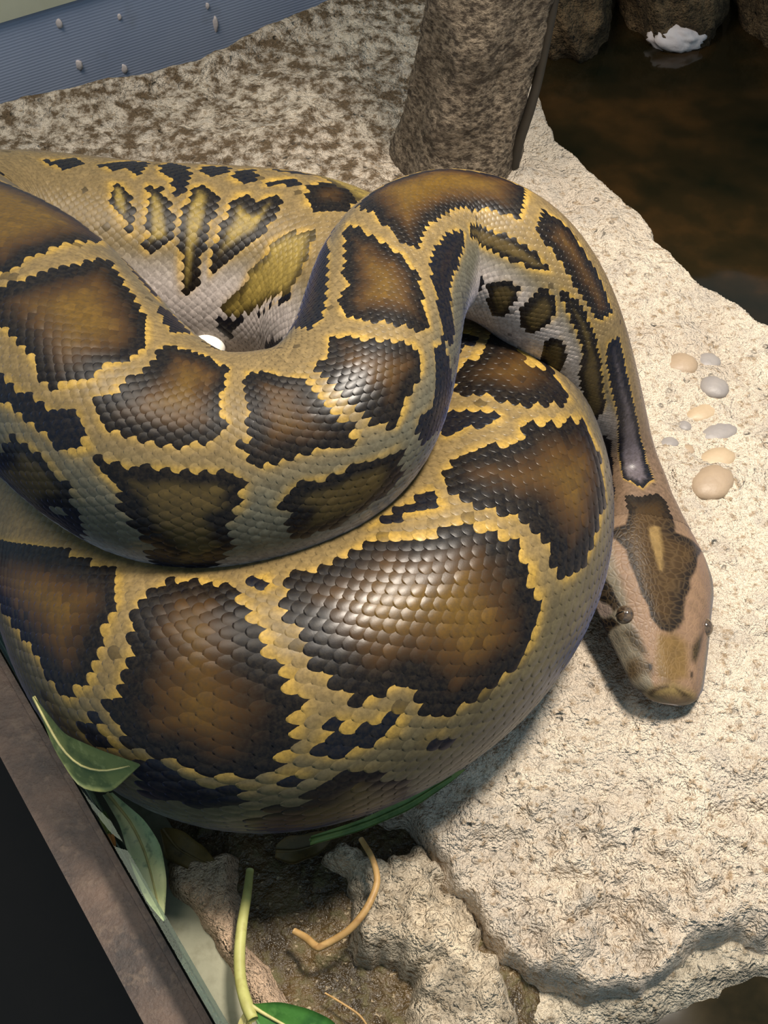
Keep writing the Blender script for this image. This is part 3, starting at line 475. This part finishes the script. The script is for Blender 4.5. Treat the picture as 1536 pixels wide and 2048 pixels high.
# ------------------------------------------------------------------ the python
python = link(bpy.data.objects.new('python', None)); python.empty_display_size = .05
tag(python, 'large coiled python with dark edged brown blotches and gold lattice resting on the ledge', 'snake')
NC = 56; PB = 2.62; WP = 2 * PB / NC
def mirror_hidden(pat):
    out = []
    for c, q in pat:
        P = np.array(q); m = P.mean(0)
        if c in 'DOGQ' and .75 < abs(m[1]) < 2.4:
            X = surf(np.array([m[0]]), np.array([-m[1]]))[0]; nrm = X - si('C', np.array([m[0]]))[0]
            if np.dot(nrm, X - CAM) > 0: out.append((c, [(s, -p) for s, p in q]))
    return out
PAT = PATTERN + mirror_hidden(PATTERN)
body_pat = [(c, np.array(q)) for c, q in PAT if c[0] != 'h']; head_pat = [(c, np.array(q)) for c, q in PAT if c[0] == 'h']
def pdist(s, phi, q):
    r = float(np.interp(q[:, 0].mean(), SP['s'], SP['a'])); return sdf(s, phi * r, np.stack([q[:, 0], q[:, 1] * r], 1))
BROWN = srgb(96, 72, 27); BROWN2 = srgb(66, 45, 20); DARK = srgb(15, 11, 10); INK = srgb(15, 16, 24)
OLIVE = srgb(138, 118, 58); OLIVE2 = srgb(66, 55, 28); MUD_SHADE = srgb(78, 64, 34); TAN = srgb(122, 103, 68); GREY = srgb(94, 91, 76); BELLY = srgb(190, 178, 170); GOLD = srgb(190, 152, 60)
STEEL = srgb(92, 84, 88)
def lerp(a, b, t): return a * (1 - t)[..., None] + b * t[..., None]
def tint(cls, d, r, s, phi, nz, inr=1.):
    """pigment of a scale, with some flank shade in class O: class of its blotch, depth d inside it (or outside, negative)"""
    x = d / r + nz * .10
    one = np.ones(len(d))
    if cls == 'B': return lerp(DARK, lerp(BROWN2, BROWN, sst(x, .18, .48)), sst(x, .07, .26))
    if cls == 'S': return lerp(INK, STEEL, sst(x, .08, .30))
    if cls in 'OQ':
        x = d / inr + nz * .3; top = OLIVE if cls == 'Q' else MUD_SHADE  # class O: brown-olive pigment, with shade of the mid-coil flank put into it
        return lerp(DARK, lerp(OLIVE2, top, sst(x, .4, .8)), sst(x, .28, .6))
    if cls == 'G': return lerp(OLIVE2, OLIVE, sst(x, .0, .12))
    if cls == 'D': return lerp(INK, BROWN2, .35 * sst(x, .10, .30))
    ap = np.abs(phi)
    fl = lerp(GREY, srgb(88, 80, 58), sst(s, 1.30, 1.42)); base = lerp(TAN, fl, sst(ap, .50, 1.15)); b0 = np.interp(s, [.38, .46, .90, .97, 1.30, 1.38], [.85, 1.55, 1.55, .70, .70, 1.9]); base = lerp(base, BELLY, sst(ap, b0, b0 + .45))
    base = lerp(base, srgb(112, 91, 73), (1 - sst(s, .17, .26)) * (1 - sst(ap, 1.3, 1.9)))
    if cls == 'T': return lerp(base, GOLD, one * .6)
    y = np.exp(-np.clip(-d, 0, 1) / (.026 * r)) * (1 - sst(ap, .95, 1.35))
    return lerp(base, GOLD, np.clip(y * .6, 0, 1))
def inradius(q):
    g = np.stack(np.meshgrid(np.linspace(q[:, 0].min(), q[:, 0].max(), 30), np.linspace(q[:, 1].min(), q[:, 1].max(), 30)), -1).reshape(-1, 2)
    return max(.003, float(pdist(g[:, 0], g[:, 1], q).max()))
inrad = [inradius(q) for c, q in body_pat]
def classify(s, phi):
    best = np.full(len(s), -1); near = np.full(len(s), -1); nd = np.full(len(s), -9.)
    for k, (c, q) in enumerate(body_pat):
        lo, hi = q[:, 0].min() - .05, q[:, 0].max() + .05; m = np.where((s > lo) & (s < hi))[0]
        if not len(m): continue
        d = pdist(s[m], phi[m], q); best[m[d > 0]] = k
        if c != 'T': u = d > nd[m]; nd[m[u]] = d[u]; near[m[u]] = k
    return best, near
def lattice():
    ss = SP['s']; q = np.concatenate([[0], np.cumsum(np.diff(ss) / (.60 * WP * .5 * (SP['a'][1:] + SP['a'][:-1]).clip(.018)))])
    q0 = np.interp(LH * .84, ss, q); rows = np.arange(math.ceil(q0), int(q[-1]) - 1)
    S = []; PH = []
    for i in rows:
        s = np.interp(i, q, ss); ph = -PB + (np.arange(NC) + .5 + .5 * (i & 1)) * WP; S.append(np.full(NC, s)); PH.append(ph)
    return np.concatenate(S), np.concatenate(PH)
def scale_patch(fine):
    a = np.array([-.72, -.38, .02, .42, .66, .78, .80]) if fine else np.array([-.70, -.05, .50, .78]); u = np.linspace(-1, 1, 5 if fine else 3)
    bm = np.where(a > 0, .565 * (1 - np.clip(a / .83, 0, 1)**3.2)**.5, .565 * (1 - np.clip(-a / .88, 0, 1)**3)**.6)
    Aa, U = np.meshgrid(a, u, indexing='ij'); Bb = bm[:, None] * U; Aa = Aa - .07 * U**2 * (Aa > .3)
    Hh = -.035 + .085 * (Aa + .72) / 1.5 + .06 * (1 - U**2) * (1 - (Aa / .8)**2).clip(0)
    if fine: Hh[-1] -= .05
    Aa = Aa * .86
    return Aa.ravel(), Bb.ravel(), Hh.ravel(), grid_faces(len(a), len(u))
def build_body():
    Vs = []; Fs = []; Cs = []; Hd = []; Sp = []; off = 0
    # loft: one skin from the snout to the last coil
    hs = np.concatenate([np.array([0, .0004, .001, .0018, .003]), np.arange(.004, .20, .0008)]); bs = np.linspace(.202, SP['S'], 420)
    s1 = np.concatenate([hs, bs]); m = 160; ph = np.linspace(-math.pi, math.pi, m, endpoint=False)
    S, P = np.meshgrid(s1, ph, indexing='ij'); s = S.ravel(); p = P.ravel(); X = surf(s, p)
    sink = (.022 * sst(s, LH * .79, LH * .90) - .010 * sst(s, LH * 1.3, LH * 1.5)) * si('a', s); C = si('C', s); n = X - C; n /= (np.linalg.norm(n, axis=1) + 1e-9)[:, None]; X = X - n * sink[:, None]
    ap = np.abs(p); t = s / LH
    colr = lerp(np.tile(DARK, (len(s), 1)), np.tile(BELLY, (len(s), 1)), sst(ap, 2.35, 2.6))
    hm = 1 - sst(t, .86, .92)
    hc = lerp(np.tile(srgb(116, 92, 72), (len(s), 1)), np.tile(srgb(99, 92, 78), (len(s), 1)), sst(ap, 1.0, 1.2)); hc = lerp(hc, np.tile(BELLY, (len(s), 1)), sst(ap, 2.1, 2.4))
    HC = {'hb': (46, 34, 18), 'ht': (120, 97, 58), 'hd': (14, 10, 7), 'hw': (122, 107, 97), 'ho': (44, 35, 19), 'hg': (62, 50, 33), 'hc': (98, 76, 42), 'hy': (108, 91, 54), 'hp': (46, 34, 18)}
    hh = np.where(s < .21)[0]
    hc = lerp(hc, np.tile(srgb(108, 88, 70), (len(s), 1)), sst(t, .70, .88))
    for c, q in head_pat:
        d = pdist(s[hh], p[hh], q); e = .0011 if c in ('hb', 'ht', 'hd', 'hp', 'hw') else .0035; f = sst(d, -e, e); cc = srgb(*HC[c])
        cols = np.tile(cc, (len(hh), 1))
        if c == 'hb': cols = lerp(np.tile(srgb(22, 15, 9), (len(hh), 1)), np.tile(srgb(56, 40, 19), (len(hh), 1)), sst(d, .002, .012))
        hc[hh] = hc[hh] * (1 - f)[:, None] + cols * f[:, None]
    ml = np.exp(-((ap - 2.18) / .035)**2) * np.clip((.85 - t) / .1, 0, 1); hc = lerp(hc, np.tile(srgb(58, 44, 28), (len(s), 1)), np.clip(ml, 0, 1) * .8)
    colr = lerp(colr, hc, hm)
    Vs.append(X); Fs.append(grid_faces(len(s1), m, True)); Cs.append(colr); Hd.append(hm); Sp.append(np.stack([s, p * .032, s * 0], 1)); off += len(X)
    # scales
    S, P = lattice(); rr = si('a', S); best, near = classify(S, P)
    r1 = np.random.RandomState(3); jit = r1.randn(len(S))
    for fine in (True, False):
        sel = np.where((rr > .036) == fine)[0]; a, b, h, f = scale_patch(fine); k = len(a); n = len(sel)
        wl = WP * rr[sel]
        s = (S[sel][:, None] + a[None] * wl[:, None]); p = P[sel][:, None] + b[None] * WP
        X = surf(s.ravel(), p.ravel()); C = si('C', s.ravel()); nn = X - C; nn /= np.linalg.norm(nn, axis=1)[:, None]
        X = X + nn * (h[None] * wl[:, None] * (1 + .12 * jit[sel][:, None])).reshape(-1)[:, None]
        cc = np.zeros((n, k, 3)); sf = s; pf = p
        cl = np.array([body_pat[i][0] if i >= 0 else '-' for i in best[sel]])
        for kk in np.unique(np.concatenate([best[sel], near[sel]])):
            if kk < 0: continue
            c, q = body_pat[kk]
            for mode in (0, 1):
                m = np.where(best[sel] == kk)[0] if mode == 0 else np.where((best[sel] < 0) & (near[sel] == kk))[0]
                if not len(m): continue
                d = pdist(sf[m].ravel(), pf[m].ravel(), q)
                if mode == 1: d = np.minimum(d, 0)
                nz = np.repeat(jit[sel][m] * .12, k)
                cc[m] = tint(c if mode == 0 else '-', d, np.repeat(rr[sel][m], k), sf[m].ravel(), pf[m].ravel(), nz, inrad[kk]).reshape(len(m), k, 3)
        m = np.where((best[sel] < 0) & (near[sel] < 0))[0]
        if len(m): cc[m] = tint('-', np.full(len(m) * k, -1.), np.repeat(rr[sel][m], k), sf[m].ravel(), pf[m].ravel(), 0).reshape(len(m), k, 3)
        cc *= (.88 + .06 * jit[sel])[:, None, None].clip(.7, 1.3)
        nk = np.where(S[sel] < .215)[0]                        # nape scales carry the crown mark
        if len(nk):
            q = head_pat[0][1]; d = pdist(S[sel][nk], P[sel][nk], q); ins = nk[d > 0]; cc[ins] = lerp(np.tile(srgb(22, 15, 9), (len(ins), 1)), np.tile(srgb(56, 40, 19), (len(ins), 1)), sst(d[d > 0], .002, .012))[:, None, :]
        # dark freckles on a few light scales
        fr = (best[sel] < 0) & (r1.rand(n) < .012); cc[fr] *= .45
        
        Vs.append(X); Fs.append((f[None] + (np.arange(n) * k)[:, None, None]).reshape(-1, 4) + off); off += len(X)
        Cs.append(cc.reshape(-1, 3)); Hd.append(np.zeros(n * k)); Sp.append(np.stack([s.ravel(), p.ravel() * .032, s.ravel() * 0], 1))
    Cc = np.concatenate(Cs); Cc = np.concatenate([Cc, np.ones((len(Cc), 1))], 1)
    M = MT('snake_skin'); base = M.attr('Col'); hd = M.attr('head', 'Fac'); sp = M.attr('skinco', 'Vector')
    cell = M.voro(290, 'DISTANCE_TO_EDGE', sp); line = M.ramp(cell, [(.02, (1, 1, 1, 1)), (.16, (0, 0, 0, 1))])
    mott = M.noise(420, 4, .6); mott2 = M.noise(60, 3)
    c = M.mix(M.math('MULTIPLY', M.math('MULTIPLY', M.step(mott, .40, .62), .34), M.math('SUBTRACT', 1., hd)), base, (.03, .022, .012, 1))
    c = M.mix(M.math('MULTIPLY', M.math('MULTIPLY', M.step(M.noise(130, 3), .45, .7), hd), .25), c, (.02, .014, .009, 1))
    c = M.mix(M.math('MULTIPLY', M.math('MULTIPLY', line, hd), .05), c, c4(190, 156, 106))
    hgt = M.math('MULTIPLY', M.ramp(cell, [(.0, (0, 0, 0, 1)), (.2, (1, 1, 1, 1))]), hd)
    nrm = M.bump(M.math('ADD', hgt, M.math('MULTIPLY', mott, .25)), .22, .0008)
    mat = M.done(c, M.math('ADD', M.math('MULTIPLY', hd, .15), M.ramp(mott2, [(.3, (.30, .30, .30, 1)), (.7, (.40, .40, .40, 1))])), nrm, Specular_IOR_Level=.24, Sheen_Weight=.09, Sheen_Roughness=.35, Sheen_Tint=(.22, .36, 1, 1))
    return mesh('body', np.concatenate(Vs), np.concatenate(Fs), mat, python, attr={'Col': ('FLOAT_COLOR', Cc), 'head': ('FLOAT', np.concatenate(Hd)), 'skinco': ('FLOAT_VECTOR', np.concatenate(Sp))})
body = build_body()

# eyes: glossy ball with a slit pupil cut as a second, slightly proud lens
Me = MT('eye'); ne = Me.noise(500, 4); eye_mat = Me.done(Me.mix(Me.step(ne, .35, .65), c4(92, 76, 58), c4(48, 38, 30)), .06, None, Coat_Weight=.6, Specular_IOR_Level=.6)
Mq = MT('pupil'); pupil_mat = Mq.done((.004, .004, .004, 1), .05)
def ball(c, ax, R, n=16):
    u = np.linspace(0, math.pi, n); v = np.linspace(0, 2 * math.pi, 2 * n, endpoint=False); U, Vv = np.meshgrid(u, v, indexing='ij')
    d = np.stack([np.sin(U) * np.cos(Vv) * R[0], np.sin(U) * np.sin(Vv) * R[1], np.cos(U) * R[2]], -1).reshape(-1, 3)
    return d @ np.array(ax) + np.array(c), grid_faces(n, 2 * n, True)
for sg in (-1, 1):
    s_e = np.array([LH * .36]); X = surf(s_e, np.array([1.27 if sg > 0 else -1.12]))[0]; Cc = si('C', s_e)[0]; o = X - Cc; o /= np.linalg.norm(o)
    T = si('T', s_e)[0]; side = np.cross(o, T); side /= np.linalg.norm(side); fwd = np.cross(side, o)
    c = X - o * .0026
    V, F = ball(c, [fwd, side, o], (.0062, .0058, .0052)); e = mesh('eye', V, F, eye_mat, python)
    V, F = ball(c + o * .0046, [fwd, side, o], (.0007, .0032, .0008), 8); mesh('pupil', V, F, pupil_mat, e)

# ------------------------------------------------------------------ pebbles set in the ledge
def ground_z(x, y): return float(ledge_h(np.array([[x]]), np.array([[y]]))[0, 0])
def stone_mat(name, a, b):
    M = MT(name); n = M.noise(90, 4); return M.done(M.mix(n, c4(*a), c4(*b)), .5, M.bump(M.noise(300, 3), .15, .002), Specular_IOR_Level=.4)
pm = [stone_mat('pebble_grey', (158, 138, 114), (134, 116, 96)), stone_mat('pebble_blue', (142, 134, 126), (116, 112, 112)), stone_mat('pebble_buff', (174, 154, 126), (152, 132, 106))]
for px, py, L, Wd, ang, mi, lb in [
    (1368, 712, 62, 46, 20, 0, 'brownish grey oval pebble set in the ledge beside a smaller pebble'),
    (1424, 700, 46, 36, 30, 1, 'small round pebble with a violet grey top'),
    (1434, 757, 52, 44, 50, 1, 'round two toned pebble of buff and blue grey'),
    (1412, 803, 66, 32, 25, 2, 'pale flat pebble nearly lost in the cream rock'),
    (1446, 842, 76, 36, 25, 1, 'long slate grey pebble with a cigar shape'),
    (1440, 900, 78, 42, 28, 2, 'long buff pebble between the slate pebble and the largest pebble'),
    (1428, 955, 92, 56, 42, 0, 'largest pale brown pebble in the ledge near the snake neck'),
    (1342, 872, 38, 24, 20, 1, 'tiny grey pebble close to the snake neck'),
    (1380, 884, 30, 22, 60, 0, 'tiny brown pebble beside the tiny grey one'),
    (1375, 832, 26, 22, 0, 1, 'smallest bluish pebble beside the pale flat pebble')]:
    q = at(px, py, .004); dpt = np.dot(q - CAM, FWD); k = dpt / FPX; z = ground_z(q[0], q[1])
    V, F = ball((0, 0, 0), np.eye(3), (1, 1, 1), 14); nz = 1 + .10 * fbm(V[:, 0] + px * .01, V[:, 1] + V[:, 2], 1.3, 2, 3); V = V * nz[:, None]
    V[:, 0] *= L * k * .56; V[:, 1] *= Wd * k * .56 / .82; V[:, 2] *= Wd * k * .36
    a = math.radians(ang); R = np.array([[math.cos(a), math.sin(a), 0], [-math.sin(a), math.cos(a), 0], [0, 0, 1]])
    tag(mesh('pebble', V @ R + np.array([q[0], q[1], z - .0022]), F, pm[mi]), lb, 'pebble', 'pebbles set in the ledge')

# white oval added for a bright patch of belly between the coils
q = at(418, 690, .055); V, F = ball((0, 0, 0), np.eye(3), (.012, .018, .011), 20)
Mg = MT('oval_white'); belly_oval = tag(mesh('belly_oval', V + q, F, Mg.done(Mg.mix(Mg.noise(40), c4(244, 238, 226), c4(236, 228, 212)), .35)), 'smooth white oval added for a bright patch of belly in the hollow between the coils', 'belly_oval')

# ------------------------------------------------------------------ enclosure front: rail, glass upstand, kerb, dark floor outside
Mr = MT('rusty_metal'); r1 = Mr.noise(26, 6, .7); r2 = Mr.noise(130, 5, .65)
cr = Mr.mix(Mr.step(r1, .38, .66), c4(86, 66, 52), c4(40, 31, 26)); cr = Mr.mix(Mr.math('MULTIPLY', Mr.step(r2, .52, .7), .7), cr, c4(100, 82, 66)); cr = Mr.mix(Mr.step(Mr.noise(11, 3), .66, .74), cr, c4(128, 120, 118))
rail_mat = Mr.done(cr, .55, Mr.bump(r2, .5, .002), Metallic=.1)
dr, out = RAIL_DIR, RAIL_OUT; P0 = RAIL_P.copy(); P1 = RAIL_P + RAIL_DIR * .30
P0 = P0 - dr * .5; P1 = P1 + dr * .3; RW = .0285
rail = link(bpy.data.objects.new('frame_rail', None)); rail.location = (0, 0, 0)
tag(rail, 'rust brown flat metal rail along the front of the enclosure', 'rail')
slab('top_flange', P0, P1, out, RW, -.004, .0, rail_mat, rail)
slab('inner_lip', P0 + out * .0, P1 + out * .0, out, .0035, -.0005, .0045, rail_mat, rail)
slab('outer_web', P0 + out * (RW - .004), P1 + out * (RW - .004), out, .004, -.06, -.001, rail_mat, rail)
# pane
Mgl = MT('glass'); tr = Mgl.n('ShaderNodeBsdfTransparent'); tr.inputs['Color'].default_value = (.80, .86, .82, 1)
gl = Mgl.n('ShaderNodeBsdfGlossy'); gl.inputs['Roughness'].default_value = 0; gl.inputs['Color'].default_value = (.26, .32, .28, 1)
fz = Mgl.n('ShaderNodeFresnel'); fz.inputs['IOR'].default_value = 1.5
mx = Mgl.n('ShaderNodeMixShader'); Mgl.l(fz.outputs[0], mx.inputs[0]); Mgl.l(tr.outputs[0], mx.inputs[1]); Mgl.l(gl.outputs[0], mx.inputs[2])
Mgl.l(mx.outputs[0], Mgl.t.nodes['Material Output'].inputs['Surface'])
pane = slab('glass_pane', P0 - out * .0005, P1 - out * .0005, -out, .005, -.05, .030, Mgl.m)
tag(pane, 'low clear glass upstand along the inner side of the rusty rail', 'glass')
# grey kerb strip inside the pane
Mkb = MT('kerb'); k1 = Mkb.noise(20, 5, .6); k2 = Mkb.noise(110, 4)
kerb_mat = Mkb.done(Mkb.mix(Mkb.math('MULTIPLY', Mkb.step(k2, .5, .7), .5), Mkb.mix(Mkb.step(k1, .35, .7), c4(140, 138, 116), c4(118, 116, 96)), c4(96, 92, 70)), .7, Mkb.bump(k2, .3, .002))
ks = slab('kerb', P0 - out * .006, P1 - out * .006, -out, .030, -.090, -.034, kerb_mat); tag(ks, 'smooth grey green kerb strip between the glass and the sandstone slab', 'kerb')
Mf = MT('dark_floor'); f1 = Mf.noise(40, 5); floor_mat = Mf.done(Mf.mix(f1, c4(10, 9, 8), c4(20, 17, 14)), .9)
V = [(-2, -2, -.45), (2, -2, -.45), (2, 2.5, -.45), (-2, 2.5, -.45)]
V2 = [(x, y, z - .02) for x, y, z in V]; Fl = mesh('floor', V + V2, [(0, 1, 2, 3), (7, 6, 5, 4), (0, 4, 5, 1), (1, 5, 6, 2), (2, 6, 7, 3), (3, 7, 4, 0)], floor_mat, smooth=False)
tag(Fl, 'nearly black floor outside the enclosure', 'floor', kind='structure')

# ------------------------------------------------------------------ leaves and stalks
def leaf_mat(name, a, b, cst, sc=60, rough=.5):
    M = MT(name); n = M.noise(sc, 4, .6); n2 = M.noise(sc * 3, 3)
    c = M.mix(M.step(n, .42, .60), c4(*a), c4(*b)); c = M.mix(M.math('MULTIPLY', M.step(n2, .55, .7), .6), c, c4(*cst))
    return M.done(c, rough, M.bump(n2, .2, .001), Specular_IOR_Level=.4)
def leaf(name, rail_l, rail_r, mat, label, cat='leaf', group=None, bend=.004, thick=.0006, vein=None, nu=9, nv=24, wob=.0):
    """blade between two edge curves given as world points base to tip, folded along its midrib"""
    def rs(P):
        P = np.array(P); t = np.concatenate([[0], np.cumsum(np.linalg.norm(np.diff(P, axis=0), axis=1))]); q = np.linspace(0, t[-1], nv)
        return np.stack([np.interp(q, t, P[:, i]) for i in range(3)], 1)
    Lc = rs(rail_l); Rc = rs(rail_r); k = np.array([.25, .5, .25])
    for _ in range(2):
        for E in (Lc, Rc): E[1:-1] = .25 * E[:-2] + .5 * E[1:-1] + .25 * E[2:]
    u = np.linspace(0, 1, nu); V = Lc[:, None] * (1 - u)[None, :, None] + Rc[:, None] * u[None, :, None]
    V[..., 2] += -bend * (1 - np.abs(2 * u - 1))[None] * np.sin(np.linspace(0, math.pi, nv))[:, None] + wob * np.sin(np.linspace(0, 9, nv))[:, None] * (2 * u - 1)[None]
    n = nv * nu; top = V.reshape(-1, 3); bot = top - np.array([0, 0, thick]); F = grid_faces(nv, nu); G = F[:, ::-1] + n
    rimi = [i * nu for i in range(nv)] + [(nv - 1) * nu + j for j in range(1, nu)] + [i * nu + nu - 1 for i in range(nv - 2, -1, -1)] + [j for j in range(nu - 2, 0, -1)]
    S = np.array([(a, b, b + n, a + n) for a, b in zip(rimi, rimi[1:] + rimi[:1])])
    root = link(bpy.data.objects.new(name, None)); root.location = (0, 0, 0); tag(root, label, cat, group)
    mesh('blade', np.vstack([top, bot]), np.vstack([F, G, S]), mat, root)
    mid = V[:, nu // 2] + np.array([0, 0, .0006]); vm = vein or mat
    W, Fv = tube(mid[::3], np.linspace(.0011, .0004, len(mid[::3])), 6, 2); mesh('midrib', W, Fv, vm, root)
    return root
vein_mat = leaf_mat('leaf_vein', (190, 180, 120), (168, 160, 104), (150, 140, 90))
def W(*p): return [at(x, y, z + .026 if z < 0 else z) for x, y, z in p]
leaf('folded_leaf', W((66, 1390, .104), (128, 1468, .106), (200, 1500, .112), (278, 1527, .113)), W((70, 1400, .100), (108, 1500, .090), (158, 1578, .078), (220, 1587, .082), (280, 1530, .110)),
     leaf_mat('folded_green', (128, 134, 78), (92, 104, 62), (166, 168, 106)), 'folded dull green leaf pressed between the glass and the snake', group='leaves along the glass', vein=vein_mat, bend=.002)
leaf('variegated_leaf', W((205, 1590, -.02), (240, 1650, -.02), (262, 1730, -.022), (290, 1800, -.026), (326, 1842, -.03)), W((225, 1585, -.015), (290, 1640, -.012), (322, 1690, -.014), (334, 1760, -.018), (328, 1842, -.03)),
     leaf_mat('variegated', (214, 222, 164), (228, 230, 178), (96, 128, 96), 55), 'pointed pale green variegated leaf hanging beside the rail', group='leaves along the glass', vein=vein_mat, bend=.003)
leaf('leaf_scrap', W((196, 1625, -.02), (200, 1650, -.02), (212, 1668, -.022)), W((212, 1628, -.016), (222, 1645, -.016), (222, 1668, -.02)),
     leaf_mat('scrap', (128, 140, 84), (110, 122, 70), (150, 150, 90)), 'small torn green leaf scrap at the glass', group='leaves along the glass', bend=.001)
leaf('orange_scrap', W((206, 1670, -.02), (218, 1690, -.02), (226, 1704, -.022)), W((228, 1668, -.018), (232, 1685, -.018), (232, 1700, -.02)),
     leaf_mat('scrap2', (170, 116, 70), (146, 96, 58), (120, 80, 50)), 'small orange brown dead leaf scrap at the glass', group='leaves along the glass', bend=.001)
dead = leaf_mat('dead_leaf', (92, 74, 36), (70, 58, 28), (50, 40, 22), 70, .6)
leaf('dead_leaf', W((320, 1660, -.03), (330, 1720, -.036), (390, 1745, -.04), (428, 1735, -.04)), W((330, 1655, -.028), (372, 1665, -.028), (405, 1690, -.032), (430, 1722, -.038)), dead,
     'dead brown leaf in the shadow above the sandstone slab', group='dead leaves under the snake', bend=.003, wob=.002)
leaf('dead_leaf', W((550, 1715, -.036), (590, 1728, -.036), (630, 1715, -.036), (662, 1680, -.034)), W((552, 1690, -.034), (580, 1672, -.032), (620, 1664, -.030), (660, 1665, -.030)), dead,
     'dead brown leaf in the shadow above the wet soil', group='dead leaves under the snake', bend=.003, wob=.002)
leaf('grass_blade', W((620, 1690, -.006), (720, 1662, .0), (820, 1620, .004), (900, 1566, .008), (930, 1540, .010)), W((622, 1672, -.004), (720, 1640, .004), (815, 1596, .008), (895, 1548, .012), (930, 1538, .012)),
     leaf_mat('grass', (84, 112, 54), (66, 94, 44), (98, 120, 66)), 'bright green strap leaf squeezed under the lowest coil', bend=.001)
g = leaf('green_leaf', W((500, 2012, -.022), (520, 2060, -.024), (580, 2120, -.026), (690, 2120, -.028)), W((502, 2008, -.020), (560, 2003, -.016), (620, 2018, -.016), (670, 2042, -.020), (700, 2110, -.026)),
     leaf_mat('fresh_green', (62, 112, 44), (44, 88, 34), (84, 130, 62)), 'fresh green leaf on a pale stalk in front of the sandstone slab', vein=vein_mat, bend=.002)
stalk = leaf_mat('stalk', (176, 174, 104), (160, 156, 90), (140, 130, 70), 40)
V, F = tube(W((500, 1740, -.034), (494, 1790, -.030), (484, 1850, -.027), (479, 1910, -.026), (482, 1965, -.025), (494, 2010, -.022), (506, 2040, -.021)), [.0022, .0026, .003, .0032, .0032, .0034, .003], 10); mesh('stalk', V, F, stalk, g)
leaf('pale_leaf', W((496, 2012, -.024), (478, 2040, -.026), (470, 2070, -.028), (480, 2100, -.03)), W((500, 2016, -.022), (504, 2050, -.022), (500, 2080, -.024), (482, 2102, -.03)), vein_mat, 'pale yellow green leaf base beside the fresh green leaf', bend=.001)
dry = leaf_mat('dry_stalk', (186, 150, 96), (160, 126, 76), (130, 92, 50), 50)
V, F = tube(W((722, 1678, -.022), (744, 1716, -.018), (754, 1760, -.016), (742, 1800, -.016), (720, 1836, -.018), (690, 1866, -.022), (645, 1892, -.028), (632, 1893, -.030), (612, 1876, -.034), (588, 1862, -.036)),
            [.0016, .0017, .0019, .0020, .0021, .0021, .0021, .0022, .0022, .0018], 9)
tag(mesh('dry_stalk', V, F, dry), 'curled dry tan stalk lying across the pale boulder', 'stalk')
V, F = tube(W((650, 1986, -.045), (680, 2004, -.043), (718, 2030, -.044), (740, 2060, -.046)), [.0005, .0007, .0007, .0005], 6)
tag(mesh('twig', V, F, dry), 'thin pale twig on the wet soil near the green leaf', 'twig')
